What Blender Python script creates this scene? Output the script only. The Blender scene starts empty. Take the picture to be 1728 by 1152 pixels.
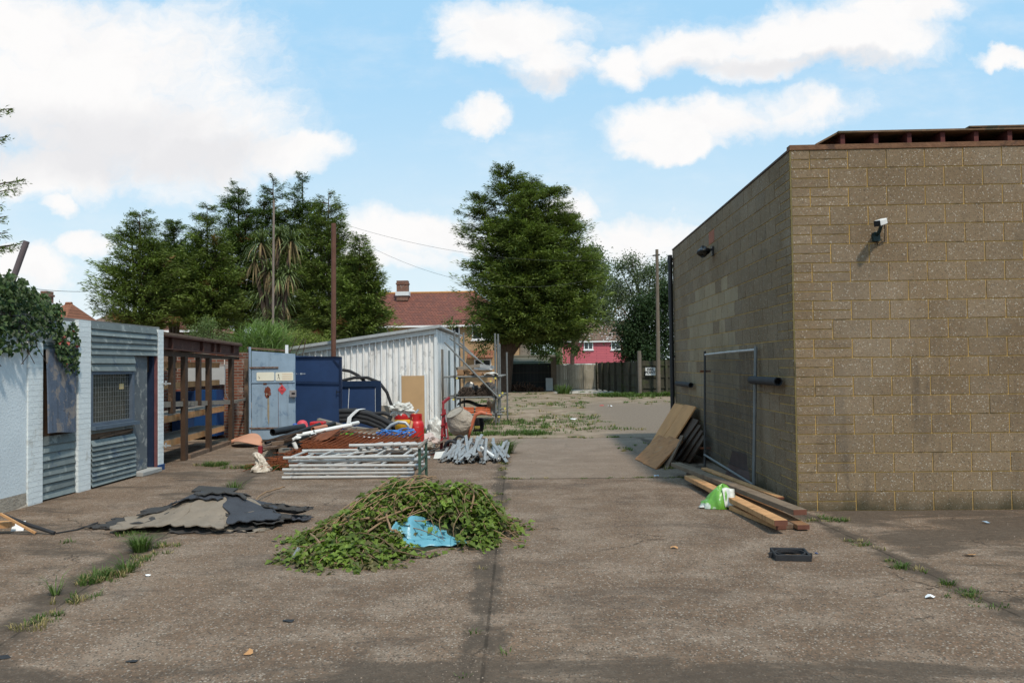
import bpy, bmesh, math, random
from math import sin, cos, pi, radians, sqrt, atan2
from mathutils import Vector as V, Matrix, noise as NZ
S = bpy.context.scene; COL = S.collection
random.seed(7); R = random.uniform

# ------------------------------------------------------------------ camera
FPX, PSI, PIT, ROL, EYE = 1401.0, radians(1.68), radians(1.7), radians(0.75), 1.75
_f = V((-sin(PSI)*cos(PIT), cos(PSI)*cos(PIT), sin(PIT))); _r0 = V((cos(PSI), sin(PSI), 0)); _u0 = _r0.cross(_f)
_u = _u0*cos(ROL) + _r0*sin(ROL); _r = _r0*cos(ROL) - _u0*sin(ROL)
cam = bpy.data.objects.new('camera', bpy.data.cameras.new('camera')); COL.objects.link(cam)
M = Matrix((( _r.x, _u.x, -_f.x, 0), (_r.y, _u.y, -_f.y, 0), (_r.z, _u.z, -_f.z, EYE), (0, 0, 0, 1)))
cam.matrix_world = M
cam.data.sensor_width = 22.2; cam.data.lens = 22.2*FPX/1728; cam.data.clip_start = .05; cam.data.clip_end = 2000
S.camera = cam
EYEV = V((0, 0, EYE))
def ray(x, y): return _f*FPX + _r*(x-864) + _u*(576-y)
def G(x, y, z=0.0):                     # point on the ground (or at height z) seen at a photo pixel
    d = ray(x, y); return EYEV + d*((z-EYE)/d.z)
def AY(x, y, Y): d = ray(x, y); return EYEV + d*(Y/d.y)
def AX(x, y, X): d = ray(x, y); return EYEV + d*(X/d.x)
def APL(x, y, p, q):                    # point on the vertical plane through ground points p, q
    n = V((-(q[1]-p[1]), q[0]-p[0], 0)); d = ray(x, y)
    return EYEV + d*((V((p[0], p[1], 0))-EYEV).dot(n)/d.dot(n))

# ------------------------------------------------------------------ view / exposure
S.view_settings.view_transform = 'Standard'; S.view_settings.look = 'None'; S.view_settings.gamma = 1
S.view_settings.exposure = 0.0
# ------------------------------------------------------------------ sun
SUNV = V((.27, -.55, .90)).normalized()
sd = bpy.data.lights.new('sun', 'SUN'); sd.energy = 3.3; sd.angle = radians(4.0); sd.color = (1, .92, .80)
so = bpy.data.objects.new('sun', sd); COL.objects.link(so); so.rotation_euler = SUNV.to_track_quat('Z', 'Y').to_euler()
# ------------------------------------------------------------------ sky
W = bpy.data.worlds.new('World'); S.world = W; W.use_nodes = True
nt = W.node_tree; N = nt.nodes; L = nt.links; N.clear()
class NB:
    def __init__(s, nt): s.nt = nt; s.N = nt.nodes; s.L = nt.links
    def n(s, t, **k):
        o = s.N.new(t)
        for a, b in k.items(): setattr(o, a, b)
        return o
    def set(s, i, v):
        if v is None: return
        if isinstance(v, bpy.types.NodeSocket): s.L.new(v, i)
        else: i.default_value = v
    def m(s, op, a, b=None, c=None, clamp=False):
        o = s.n('ShaderNodeMath', operation=op); o.use_clamp = clamp
        s.set(o.inputs[0], a); s.set(o.inputs[1], b); s.set(o.inputs[2], c); return o.outputs[0]
    def vm(s, op, a, b=None, out=0):
        o = s.n('ShaderNodeVectorMath', operation=op)
        s.set(o.inputs[0], a); s.set(o.inputs[1], b); return o.outputs[out]
    def mix(s, f, a, b, t='RGBA', blend='MIX'):
        o = s.n('ShaderNodeMix', data_type=t); o.blend_type = blend if t == 'RGBA' else 'MIX'
        i = {'RGBA': (6, 7, 2), 'FLOAT': (2, 3, 0)}[t]
        def c(v): return (*v, 1) if isinstance(v, tuple) and len(v) == 3 else v
        s.set(o.inputs[0], f); s.set(o.inputs[i[0]], c(a)); s.set(o.inputs[i[1]], c(b)); return o.outputs[i[2]]
    def ss(s, v, a, b, o0=0.0, o1=1.0):
        o = s.n('ShaderNodeMapRange', interpolation_type='SMOOTHSTEP')
        s.set(o.inputs[0], v); s.set(o.inputs[1], a); s.set(o.inputs[2], b); s.set(o.inputs[3], o0); s.set(o.inputs[4], o1); return o.outputs[0]
    def noise(s, vec, sc, det=3, rough=.55, dist=0, out=0):
        o = s.n('ShaderNodeTexNoise'); s.set(o.inputs['Vector'], vec); o.inputs['Scale'].default_value = sc
        o.inputs['Detail'].default_value = det; o.inputs['Roughness'].default_value = rough; o.inputs['Distortion'].default_value = dist
        return o.outputs[out]
    def xyz(s, x, y, z):
        o = s.n('ShaderNodeCombineXYZ'); s.set(o.inputs[0], x); s.set(o.inputs[1], y); s.set(o.inputs[2], z); return o.outputs[0]
    def sep(s, v):
        o = s.n('ShaderNodeSeparateXYZ'); s.set(o.inputs[0], v); return o.outputs
b = NB(nt)
sky = b.n('ShaderNodeTexSky', sky_type='NISHITA'); sky.sun_disc = False
sky.sun_elevation = math.asin(SUNV.z); sky.sun_rotation = atan2(SUNV.x, SUNV.y); sky.air_density = 1.0; sky.dust_density = 1.2; sky.ozone_density = 1.6
dirv = b.n('ShaderNodeTexCoord').outputs['Generated']
sx, sy, sz = b.sep(dirv)
ay = b.m('MAXIMUM', b.m('ABSOLUTE', sy), .05)
uu = b.m('DIVIDE', sx, ay); vv = b.m('DIVIDE', sz, ay)
uv = b.xyz(uu, vv, 0)
wn = b.noise(uv, 3.2, 5, .6, out=1)
wr = b.vm('MULTIPLY', b.vm('SUBTRACT', wn, (.5, .5, .5)), (.22, .12, 0))
wn2 = b.noise(uv, 15, 6, .62, out=1)
uvw = b.vm('ADD', b.vm('ADD', uv, wr), b.vm('MULTIPLY', b.vm('SUBTRACT', wn2, (.5, .5, .5)), (.075, .055, 0)))
def blob(x, y, rx, ry):
    d = ray(x, y); c = (d.x/d.y, d.z/d.y, 0)
    df = b.vm('MULTIPLY', b.vm('SUBTRACT', uvw, c), (FPX/rx, FPX/ry, 0))
    return b.m('SUBTRACT', 1.0, b.vm('DOT_PRODUCT', df, df, 1))
clouds = [(150,150,330,150),(330,240,210,95),(20,60,220,90),(500,265,95,38),(60,290,230,60),(100,350,48,22),
 (870,50,150,62),(925,110,95,60),(800,90,80,40),(1060,118,60,42),(1170,85,120,48),(1380,70,230,62),(1500,20,160,40),(1280,120,100,30),
 (1140,220,130,45),(1240,210,120,42),(1350,195,110,42),(1140,250,110,26),(797,205,66,25),(1690,92,45,20),(60,455,130,42),(160,410,60,26),
 (700,395,150,42),(1080,405,140,50),(970,350,60,30),(640,440,150,30),(-60,520,200,40),(1720,330,90,60)]
dn = None
for c in clouds:
    v = blob(*c); dn = v if dn is None else b.m('MAXIMUM', dn, v)
fb = b.noise(b.vm('MULTIPLY', uvw, (1, 1.5, 0)), 8, 10, .66)
den = b.m('ADD', b.m('MAXIMUM', dn, -1.2), b.m('MULTIPLY', b.m('SUBTRACT', fb, .5), 2.5))
alpha = b.ss(den, -.45, .85)
wisp = b.m('MULTIPLY', b.ss(b.noise(b.vm('MULTIPLY', uv, (1, 2.2, 0)), 3.2, 8, .66), .44, .78), .42)
low = b.ss(vv, .30, .02, 0, .45)
alpha = b.m('MAXIMUM', alpha, b.m('ADD', wisp, b.m('MULTIPLY', low, fb), clamp=True))
gb = b.m('MAXIMUM', b.m('MAXIMUM', blob(110,240,300,80), blob(330,265,190,45)), b.m('MAXIMUM', blob(890,150,140,22), blob(1350,120,260,20)))
gn = b.m('ADD', gb, b.m('MULTIPLY', b.m('SUBTRACT', b.noise(uvw, 6, 5), .5), 1.3))
puff = b.noise(b.vm('MULTIPLY', uvw, (1, 1.4, 0)), 12, 6, .62)
grey = b.m('MULTIPLY', b.m('ADD', b.ss(gn, -.4, 1.2), b.m('MULTIPLY', b.ss(puff, .45, .7), .22), clamp=True), .52)
ccol = b.mix(grey, (9.9, 9.8, 9.75), (6.9, 6.95, 7.35))
skyc = b.mix(1.0, sky.outputs[0], (1.2, 1.2, 1.12), blend='MULTIPLY')
veil = b.mix(.86, skyc, b.mix(b.ss(vv, .04, .42), (7.5, 9.2, 10.1), (4.3, 7.5, 10.3)))
full = b.mix(alpha, veil, ccol)
below = b.ss(sz, -.02, .0)
full = b.mix(below, (2.0, 1.9, 1.7), full)
bg = b.n('ShaderNodeBackground'); L.new(full, bg.inputs[0]); bg.inputs[1].default_value = .1
L.new(bg.outputs[0], b.n('ShaderNodeOutputWorld').inputs[0])

# ------------------------------------------------------------------ tagging
def tag(o, label=None, cat=None, group=None, kind=None):
    for k, v in (('label', label), ('category', cat), ('group', group), ('kind', kind)):
        if v: o[k] = v
    return o
def T(name, label, cat, loc=(0, 0, 0), group=None, rz=0):
    o = bpy.data.objects.new(name, None); COL.objects.link(o); o.location = V(loc); o.rotation_euler = (0, 0, rz)
    o.empty_display_size = .2
    return tag(o, label, cat, group)
def copy_tree(o, parent=None):
    c = o.copy(); COL.objects.link(c)
    if parent: c.parent = parent
    for ch in [x for x in o.children]: copy_tree(ch, c)
    return c
def base_of(o):
    v = V((0, 0, 0))
    while o: v = v + V(o.location); o = o.parent
    return v
# ------------------------------------------------------------------ mesh builder
class MB:
    def __init__(s): s.v = []; s.f = []; s.t = []; s.tone = 0.0
    def face(s, pts, tone=None):
        i = len(s.v); s.v += [tuple(p) for p in pts]; s.f.append(tuple(range(i, i+len(pts)))); s.t.append(s.tone if tone is None else tone)
    def add(s, vs, fs, tone=None):
        i = len(s.v); s.v += [tuple(p) for p in vs]; t = s.tone if tone is None else tone
        for f in fs: s.f.append(tuple(a+i for a in f)); s.t.append(t)
    def box(s, a, c, rot=None, tone=None, ctr=None):   # a,c opposite corners
        x0, y0, z0 = a; x1, y1, z1 = c
        vs = [V((x, y, z)) for z in (z0, z1) for y in (y0, y1) for x in (x0, x1)]
        if rot is not None:
            ct = V(ctr) if ctr is not None else (V(a)+V(c))/2
            vs = [rot @ (p-ct) + ct for p in vs]
        s.add(vs, [(0,2,3,1),(4,5,7,6),(0,1,5,4),(2,6,7,3),(0,4,6,2),(1,3,7,5)], tone)
    def bar(s, p, q, w, h, tone=None, up=(0, 0, 1)):   # rectangular bar from p to q
        p = V(p); q = V(q); d = (q-p).normalized(); up = V(up)
        if abs(d.dot(up)) > .98: up = V((1, 0, 0))
        a = d.cross(up).normalized()*w/2; c = a.cross(d).normalized()*h/2
        vs = [e + sa*a + sc*c for e in (p, q) for sa, sc in ((-1,-1),(1,-1),(1,1),(-1,1))]
        s.add(vs, [(0,1,2,3),(7,6,5,4),(0,4,5,1),(1,5,6,2),(2,6,7,3),(3,7,4,0)], tone)
    def slab(s, q, th, tone=None):                      # four corners + thickness along the normal
        q = [V(p) for p in q]; n = (q[1]-q[0]).cross(q[3]-q[0]).normalized()*th/2
        s.add([p-n for p in q]+[p+n for p in q], [(3,2,1,0),(4,5,6,7),(0,1,5,4),(1,2,6,5),(2,3,7,6),(3,0,4,7)], tone)
    def tube(s, pts, r, seg=8, tone=None, cap=True, hollow=False):
        pts = [V(p) for p in pts]; n = len(pts); rs = r if isinstance(r, (list, tuple)) else [r]*n
        vs = []; a = None
        for i, p in enumerate(pts):
            d = (pts[min(i+1, n-1)]-pts[max(i-1, 0)]).normalized()
            if a is None:
                a = d.cross(V((0, 0, 1)) if abs(d.z) < .9 else V((1, 0, 0))).normalized()
            else: a = (a - d*a.dot(d)).normalized()
            c = d.cross(a)
            vs += [p + (a*cos(2*pi*k/seg)+c*sin(2*pi*k/seg))*rs[i] for k in range(seg)]
        fs = [(i*seg+k, i*seg+(k+1) % seg, (i+1)*seg+(k+1) % seg, (i+1)*seg+k) for i in range(n-1) for k in range(seg)]
        if cap and not hollow: fs += [tuple(range(seg-1, -1, -1)), tuple(range((n-1)*seg, n*seg))]
        s.add(vs, fs, tone)
        if hollow:
            j = MB(); k = .8
            d0 = (pts[1]-pts[0]).normalized(); 
            for e, ee, dd in ((0, pts[0], d0), (1, pts[-1], (pts[-2]-pts[-1]).normalized())):
                ring = vs[:seg] if e == 0 else vs[-seg:]
                rin = [ee+(p-ee)*k for p in ring]; deep = [p+dd*rs[0]*2.5 for p in rin]
                f2 = []
                for q in range(seg):
                    w = (q+1) % seg
                    f2 += [(q, w, seg+w, seg+q), (seg+q, seg+w, 2*seg+w, 2*seg+q)]
                f2.append(tuple(range(2*seg, 3*seg)))
                s.add(ring+rin+deep, f2, tone)
    def lathe(s, prof, c=(0, 0, 0), seg=16, tone=None, M=None):
        vs = [V((r*cos(2*pi*k/seg), r*sin(2*pi*k/seg), z)) for r, z in prof for k in range(seg)]
        vs = [(M @ p if M is not None else p)+V(c) for p in vs]
        n = len(prof)
        fs = [(i*seg+k, i*seg+(k+1) % seg, (i+1)*seg+(k+1) % seg, (i+1)*seg+k) for i in range(n-1) for k in range(seg)]
        fs += [tuple(range(seg-1, -1, -1)), tuple(range((n-1)*seg, n*seg))]
        s.add(vs, fs, tone)
    def grid(s, fn, nu, nv, th=0, tone=None):
        P = [[V(fn(i/nu, j/nv)) for i in range(nu+1)] for j in range(nv+1)]
        idx = lambda i, j: j*(nu+1)+i
        vs = [p for r in P for p in r]; fs = [(idx(i, j), idx(i+1, j), idx(i+1, j+1), idx(i, j+1)) for j in range(nv) for i in range(nu)]
        if th:
            m = len(vs); vs2 = []
            for j in range(nv+1):
                for i in range(nu+1):
                    n = (P[j][min(i+1, nu)]-P[j][max(i-1, 0)]).cross(P[min(j+1, nv)][i]-P[max(j-1, 0)][i])
                    n = n.normalized() if n.length > 1e-9 else V((0, 0, 1))
                    vs2.append(P[j][i]-n*th)
            fs += [tuple(a+m for a in reversed(f)) for f in fs[:]]
            vs += vs2
            for i in range(nu):
                fs += [(idx(i+1, 0), idx(i, 0), idx(i, 0)+m, idx(i+1, 0)+m), (idx(i, nv), idx(i+1, nv), idx(i+1, nv)+m, idx(i, nv)+m)]
            for j in range(nv):
                fs += [(idx(0, j), idx(0, j+1), idx(0, j+1)+m, idx(0, j)+m), (idx(nu, j+1), idx(nu, j), idx(nu, j)+m, idx(nu, j+1)+m)]
        s.add(vs, fs, tone)
    def build(s, name, mat, parent=None, smooth=False, bevel=0, origin=None, solid=0):
        me = bpy.data.meshes.new(name)
        if parent is not None: off = base_of(parent)
        elif origin is not None: off = V(origin)
        else:
            xs = [v[0] for v in s.v]; ys = [v[1] for v in s.v]; zs = [v[2] for v in s.v]
            off = V(((min(xs)+max(xs))/2, (min(ys)+max(ys))/2, min(zs)))
        me.from_pydata([(v[0]-off.x, v[1]-off.y, v[2]-off.z) for v in s.v], [], s.f)
        at = me.attributes.new('tone', 'FLOAT', 'FACE'); at.data.foreach_set('value', s.t)
        me.materials.append(mat); me.update()
        if smooth: me.shade_smooth()
        o = bpy.data.objects.new(name, me); COL.objects.link(o)
        if parent is not None: o.parent = parent
        else: o.location = off
        if bevel:
            md = o.modifiers.new('bevel', 'BEVEL'); md.width = bevel; md.segments = 1; md.limit_method = 'ANGLE'; md.angle_limit = radians(50)
        return o
# ------------------------------------------------------------------ materials
def mat(name, col, rough=.85, var=.25, sc=5, det=4, bump=0, bsc=40, metal=0, stain=None, spec=.3, streak=0, col2=None, trans=0, alpha=None, pos=False):
    m = bpy.data.materials.new(name); m.use_nodes = True; q = NB(m.node_tree); q.N.clear()
    tc = q.n('ShaderNodeNewGeometry').outputs['Position'] if pos else q.n('ShaderNodeTexCoord').outputs['Object']
    n1 = q.noise(tc, sc, det, .6)
    at = q.n('ShaderNodeAttribute', attribute_name='tone').outputs['Fac']
    c = tuple(col)
    if col2: c = q.mix(q.ss(n1, .35, .65), c, tuple(col2))
    f = q.m('MULTIPLY', q.m('ADD', q.m('MULTIPLY', q.m('SUBTRACT', n1, .5), var*2.6), 1.0), q.m('ADD', at, 1.0))
    c = q.mix(1.0, c, q.xyz(f, f, f), blend='MULTIPLY')
    if streak:
        ns = q.noise(q.vm('MULTIPLY', tc, (1, 1, .08)), 9, 4, .6)
        c = q.mix(q.m('MULTIPLY', q.ss(ns, .5, .72), streak), c, q.mix(1.0, c, (.35, .3, .25), blend='MULTIPLY'))
    if stain:
        for (scol, amt, ssc, lo) in stain:
            n2 = q.noise(tc, ssc, 6, .65, .3)
            c = q.mix(q.m('MULTIPLY', q.ss(n2, lo, lo+.09), amt), c, tuple(scol))
    bs = q.n('ShaderNodeBsdfPrincipled'); q.set(bs.inputs['Base Color'], c); bs.inputs['Roughness'].default_value = rough
    bs.inputs['Metallic'].default_value = metal; bs.inputs['Specular IOR Level'].default_value = spec
    if bump:
        nb = q.noise(tc, bsc, 5, .6); bp = q.n('ShaderNodeBump'); bp.inputs['Strength'].default_value = bump; bp.inputs['Distance'].default_value = .02
        q.L.new(nb, bp.inputs['Height']); q.L.new(bp.outputs[0], bs.inputs['Normal'])
    out = q.n('ShaderNodeOutputMaterial'); sh = bs.outputs[0]
    if trans:
        tr = q.n('ShaderNodeBsdfTranslucent'); q.set(tr.inputs[0], q.mix(1.0, c, (1.3, 1.5, .6), blend='MULTIPLY'))
        mx = q.n('ShaderNodeMixShader'); mx.inputs[0].default_value = trans; q.L.new(sh, mx.inputs[1]); q.L.new(tr.outputs[0], mx.inputs[2]); sh = mx.outputs[0]
    if alpha is not None:
        tp = q.n('ShaderNodeBsdfTransparent'); mx = q.n('ShaderNodeMixShader'); mx.inputs[0].default_value = alpha
        q.L.new(tp.outputs[0], mx.inputs[1]); q.L.new(sh, mx.inputs[2]); sh = mx.outputs[0]
    q.L.new(sh, out.inputs[0]); return m
def brickmat(name, c1, c2, mortar, bw=.225, rh=.075, ms=.012, axes='yz', rough=.9, bump=.6, stain=None, var=.3, ang=0, squash=1):
    m = bpy.data.materials.new(name); m.use_nodes = True; q = NB(m.node_tree); q.N.clear()
    P = q.n('ShaderNodeNewGeometry').outputs['Position']; x, y, z = q.sep(P)
    uvv = {'yz': q.xyz(y, z, 0), 'xz': q.xyz(x, z, 0), 'xy': q.xyz(x, y, 0), 'sz': q.xyz(q.m('ADD', x, y), z, 0)}[axes]
    br = q.n('ShaderNodeTexBrick'); q.set(br.inputs['Vector'], uvv)
    br.inputs['Scale'].default_value = 1; br.inputs['Brick Width'].default_value = bw; br.inputs['Row Height'].default_value = rh
    br.inputs['Mortar Size'].default_value = ms; br.inputs['Mortar Smooth'].default_value = .1; br.inputs['Bias'].default_value = 0
    br.inputs['Color1'].default_value = (*c1, 1); br.inputs['Color2'].default_value = (*c2, 1); br.inputs['Mortar'].default_value = (*mortar, 1)
    n1 = q.noise(P, 2.5, 5, .65); n2 = q.noise(P, 30, 4, .6)
    f = q.m('ADD', 1.0, q.m('ADD', q.m('MULTIPLY', q.m('SUBTRACT', n1, .5), var*2), q.m('MULTIPLY', q.m('SUBTRACT', n2, .5), var)))
    c = q.mix(1.0, br.outputs['Color'], q.xyz(f, f, f), blend='MULTIPLY')
    if stain:
        for (scol, amt, ssc, lo) in stain:
            c = q.mix(q.m('MULTIPLY', q.ss(q.noise(P, ssc, 6, .65, .3), lo, lo+.1), amt), c, tuple(scol))
    bs = q.n('ShaderNodeBsdfPrincipled'); q.set(bs.inputs['Base Color'], c); bs.inputs['Roughness'].default_value = rough; bs.inputs['Specular IOR Level'].default_value = .2
    bp = q.n('ShaderNodeBump'); bp.inputs['Strength'].default_value = bump; bp.inputs['Distance'].default_value = .012
    hh = q.m('ADD', q.m('MULTIPLY', br.outputs['Fac'], -1.0), q.m('MULTIPLY', n2, .6)); q.L.new(hh, bp.inputs['Height']); q.L.new(bp.outputs[0], bs.inputs['Normal'])
    q.L.new(bs.outputs[0], q.n('ShaderNodeOutputMaterial').inputs[0]); return m
# ================================================================== GROUND
def ground_mat():
    m = bpy.data.materials.new('yard_concrete'); m.use_nodes = True; q = NB(m.node_tree); q.N.clear()
    P = q.n('ShaderNodeNewGeometry').outputs['Position']; x, y, z = q.sep(P)
    big = q.noise(P, .35, 5, .6); mid = q.noise(P, 1.6, 6, .65); fine = q.noise(P, 14, 5, .7); grit = q.noise(P, 90, 3, .7)
    wob = q.m('MULTIPLY', q.m('SUBTRACT', mid, .5), .5)
    lines = q.noise(q.vm('MULTIPLY', P, (.25, 9, 1)), 4, 4, .6)
    c = q.mix(q.ss(big, .35, .65), (.160, .106, .070), (.226, .153, .102))
    c = q.mix(q.ss(mid, .42, .66), c, (.28, .205, .148))
    # chips of aggregate
    vo = q.n('ShaderNodeTexVoronoi'); q.set(vo.inputs['Vector'], q.vm('MULTIPLY', P, (1, .8, 1))); vo.inputs['Scale'].default_value = 95
    rnd = q.sep(vo.outputs['Color'])
    c = q.mix(q.m('MULTIPLY', q.ss(rnd[0], .86, .96), .6), c, (.5, .43, .35))
    c = q.mix(q.m('MULTIPLY', q.ss(rnd[1], .74, .92), .85), c, (.09, .07, .055))
    c = q.mix(q.m('MULTIPLY', q.ss(rnd[2], .9, .98), .5), c, (.36, .2, .12))
    vo2 = q.n('ShaderNodeTexVoronoi'); q.set(vo2.inputs['Vector'], P); vo2.inputs['Scale'].default_value = 48; r2 = q.sep(vo2.outputs['Color'])
    c = q.mix(q.m('MULTIPLY', q.m('MULTIPLY', q.ss(r2[0], .95, .96), q.ss(vo2.outputs['Distance'], .25, .15)), .45), c, (.5, .44, .37))
    f = q.m('ADD', .05, q.m('ADD', q.m('MULTIPLY', fine, .75), q.m('MULTIPLY', grit, .95)))
    c = q.mix(1.0, c, q.xyz(f, f, f), blend='MULTIPLY')
    c = q.mix(q.m('MULTIPLY', q.ss(lines, .52, .72), .35), c, (.10, .08, .06))
    fl = q.noise(q.vm('MULTIPLY', P, (.5, 26, 1)), 3, 3, .6)
    c = q.mix(q.m('MULTIPLY', q.ss(fl, .5, .7), .28), c, (.07, .05, .035))
    ck = q.n('ShaderNodeTexVoronoi', feature='DISTANCE_TO_EDGE'); q.set(ck.inputs['Vector'], q.vm('ADD', P, q.vm('MULTIPLY', q.noise(P, 3, 5, .7, out=1), (.5, .5, 0)))); ck.inputs['Scale'].default_value = .42
    c = q.mix(q.m('MULTIPLY', q.ss(ck.outputs['Distance'], .006, .001), q.m('MULTIPLY', q.ss(big, .5, .56), .75)), c, (.03, .022, .016))
    # dirt in joints
    def line(xa, ya, xb, yb, w):
        k = (xb-xa)/(yb-ya); xl = q.m('ADD', xa-k*ya, q.m('MULTIPLY', y, k))
        return q.ss(q.m('ADD', q.m('ABSOLUTE', q.m('SUBTRACT', x, xl)), wob), w, w*.35)
    near = q.ss(y, 20.4, 19.8)
    patchy = q.ss(q.noise(P, 2.3, 4, .6), .34, .52, .45, 1)
    ed = q.m('MULTIPLY', q.m('MAXIMUM', line(-.38, 4.66, -.74, 19.3, .14), q.m('MAXIMUM', line(-3.62, 5.45, -4.6, 12.4, .26), line(3.28, 5.6, 3.05, 9.5, .17))), near)
    def crk(xa, ya, xb, yb):
        k = (xb-xa)/(yb-ya); xl = q.m('ADD', xa-k*ya, q.m('MULTIPLY', y, k)); return q.ss(q.m('ADD', q.m('ABSOLUTE', q.m('SUBTRACT', x, xl)), q.m('MULTIPLY', q.m('SUBTRACT', fine, .5), .02)), .016, .006)
    def hl(yy, w, x0, x1): 
        return q.m('MULTIPLY', q.ss(q.m('ADD', q.m('ABSOLUTE', q.m('SUBTRACT', y, yy)), q.m('MULTIPLY', wob, .25)), w, w*.3), q.m('MULTIPLY', q.ss(x, x0-.1, x0+.1), q.ss(x, x1+.1, x1-.1)))
    ed = q.m('MAXIMUM', ed, q.m('MAXIMUM', hl(12.95, .07, -.6, 3.1), q.m('MAXIMUM', hl(20.2, .16, -3, 9), hl(4.35, .1, -3, 3))))
    bias = q.m('ADD', q.m('MULTIPLY', q.ss(x, -3.6, -4.6), .10), q.m('ADD', q.m('MULTIPLY', q.m('MULTIPLY', q.ss(x, 2.9, 3.6), q.ss(y, 6.0, 9.5, .5, 1)), .25), q.m('MULTIPLY', q.ss(y, 5.4, 4.8), .20)))
    dn_ = q.m('ADD', q.noise(q.vm('MULTIPLY', P, (.55, 1.3, 1)), 1.1, 7, .68, .6), bias)
    dirt = q.m('MULTIPLY', q.ss(dn_, .60, .74), .8)
    dirt = q.m('MAXIMUM', q.m('MULTIPLY', dirt, near), q.m('MULTIPLY', q.m('MULTIPLY', ed, .9), patchy))
    cr2 = q.m('MULTIPLY', q.m('MAXIMUM', q.m('MAXIMUM', crk(-.33, 4.66, -.68, 19.3), crk(-3.5, 5.45, -4.5, 12.4)), crk(3.28, 5.6, 3.05, 9.5)), near)
    dcol = q.mix(fine, (.045, .034, .025), (.12, .09, .066))
    c = q.mix(dirt, c, dcol)
    c = q.mix(q.m('MULTIPLY', cr2, q.m('MULTIPLY', patchy, .55)), c, (.022, .017, .012))
    blot = q.noise(q.vm('MULTIPLY', P, (.7, 1.6, 1)), .8, 7, .7, .8)
    c = q.mix(q.m('MULTIPLY', q.m('MULTIPLY', q.ss(blot, .52, .66), near), .45), c, (.07, .052, .04))
    # smoother pale slab beyond 13 m, then weedy yard, then tarmac to the right
    sl = q.m('MULTIPLY', q.m('MULTIPLY', q.ss(y, 12.9, 13.1), near), q.m('MULTIPLY', q.ss(x, -.7, -.6), .45))
    c = q.mix(q.m('MULTIPLY', sl, q.ss(dirt, .6, .2)), c, (.26, .205, .16))
    far = q.ss(y, 19.9, 20.5)
    fc = q.mix(q.ss(q.noise(P, .9, 6, .7), .4, .62), (.20, .145, .095), (.33, .25, .18))
    fc = q.mix(q.m('MULTIPLY', q.ss(q.noise(P, .45, 6, .7, .5), .54, .62), .55), fc, (.10, .125, .045))
    tar = q.m('MULTIPLY', q.ss(q.m('ADD', x, q.m('MULTIPLY', wob, 5)), .9, 2.9), q.ss(q.m('ADD', y, q.m('MULTIPLY', wob, 14)), 43, 34))
    fc = q.mix(tar, fc, q.mix(fine, (.13, .098, .072), (.25, .195, .145)))
    pave = q.m('MULTIPLY', q.ss(y, 51.5, 52.5), q.m('MULTIPLY', q.ss(x, 1.0, 1.3), q.ss(x, 6.5, 6)))
    fc = q.mix(pave, fc, (.48, .45, .40))
    ff = q.m('ADD', .6, q.m('MULTIPLY', fine, .8)); fc = q.mix(1.0, fc, q.xyz(ff, ff, ff), blend='MULTIPLY')
    c = q.mix(far, c, fc)
    c = q.mix(q.ss(y, 70, 90), c, (.06, .09, .03))
    bs = q.n('ShaderNodeBsdfPrincipled'); q.set(bs.inputs['Base Color'], c); bs.inputs['Roughness'].default_value = .92; bs.inputs['Specular IOR Level'].default_value = .15
    h = q.m('ADD', q.m('MULTIPLY', grit, .35), q.m('ADD', q.m('MULTIPLY', fine, .6), q.m('MULTIPLY', dirt, -.7)))
    bp = q.n('ShaderNodeBump'); bp.inputs['Strength'].default_value = .8; bp.inputs['Distance'].default_value = .02; q.L.new(h, bp.inputs['Height']); q.L.new(bp.outputs[0], bs.inputs['Normal'])
    q.L.new(bs.outputs[0], q.n('ShaderNodeOutputMaterial').inputs[0]); return m
g = MB(); g.grid(lambda u, v: (-400+800*u, -60+860*v, 0), 8, 8)
tag(g.build('ground', ground_mat(), origin=(0, 0, 0)), kind='structure')

# ------------------------------------------------------------------ shared materials
M_ = {}
WOODS = [((.05, .035, .025), .5, 3, .6)]
M_['rawwood'] = mat('sawn_timber', (.50, .265, .115), .8, .35, 7, 5, .3, 60, streak=.5)
M_['oldwood'] = mat('weathered_timber', (.16, .105, .07), .9, .4, 6, 5, .4, 50, stain=[((.05, .035, .025), .6, 4, .55)])
M_['darkwood'] = mat('dark_stained_timber', (.06, .034, .02), .75, .45, 5, 5, .3, 50, stain=[((.16, .10, .06), .6, 7, .6)])
M_['greywood'] = mat('grey_board', (.22, .19, .155), .9, .3, 6, 5, .3, 50, stain=[((.07, .06, .05), .6, 3, .56)])
M_['ply'] = mat('dirty_plywood', (.56, .27, .105), .8, .3, 3, 6, .15, 60, stain=[((.09, .06, .04), .75, 1.7, .62)])
M_['whitepaint'] = mat('white_paint', (.66, .68, .68), .7, .12, 3, 4, .15, 50, stain=[((.35, .3, .24), .5, 6, .64)])
M_['rust'] = mat('rust', (.17, .055, .022), .9, .5, 12, 5, .5, 80)
M_['rustbeam'] = mat('rusty_beam', (.085, .035, .025), .8, .4, 8, 5, .4, 60, stain=[((.15, .09, .06), .5, 5, .58)])
M_['galv'] = mat('galvanised_steel', (.42, .43, .43), .5, .3, 9, 4, .1, 60, metal=.55, stain=[((.2, .15, .11), .5, 7, .62)])
M_['alu'] = mat('aluminium', (.52, .495, .46), .5, .25, 9, 4, .1, 60, metal=.3, stain=[((.22, .18, .15), .55, 9, .58)])
M_['darksteel'] = mat('dark_steel', (.06, .058, .055), .6, .3, 9, metal=.3)
M_['black'] = mat('black_plastic', (.013, .013, .014), .45, .4, 6, spec=.4, bump=.1)
M_['blackdull'] = mat('black_rubber', (.028, .028, .03), .75, .4, 6, bump=.2)
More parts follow.
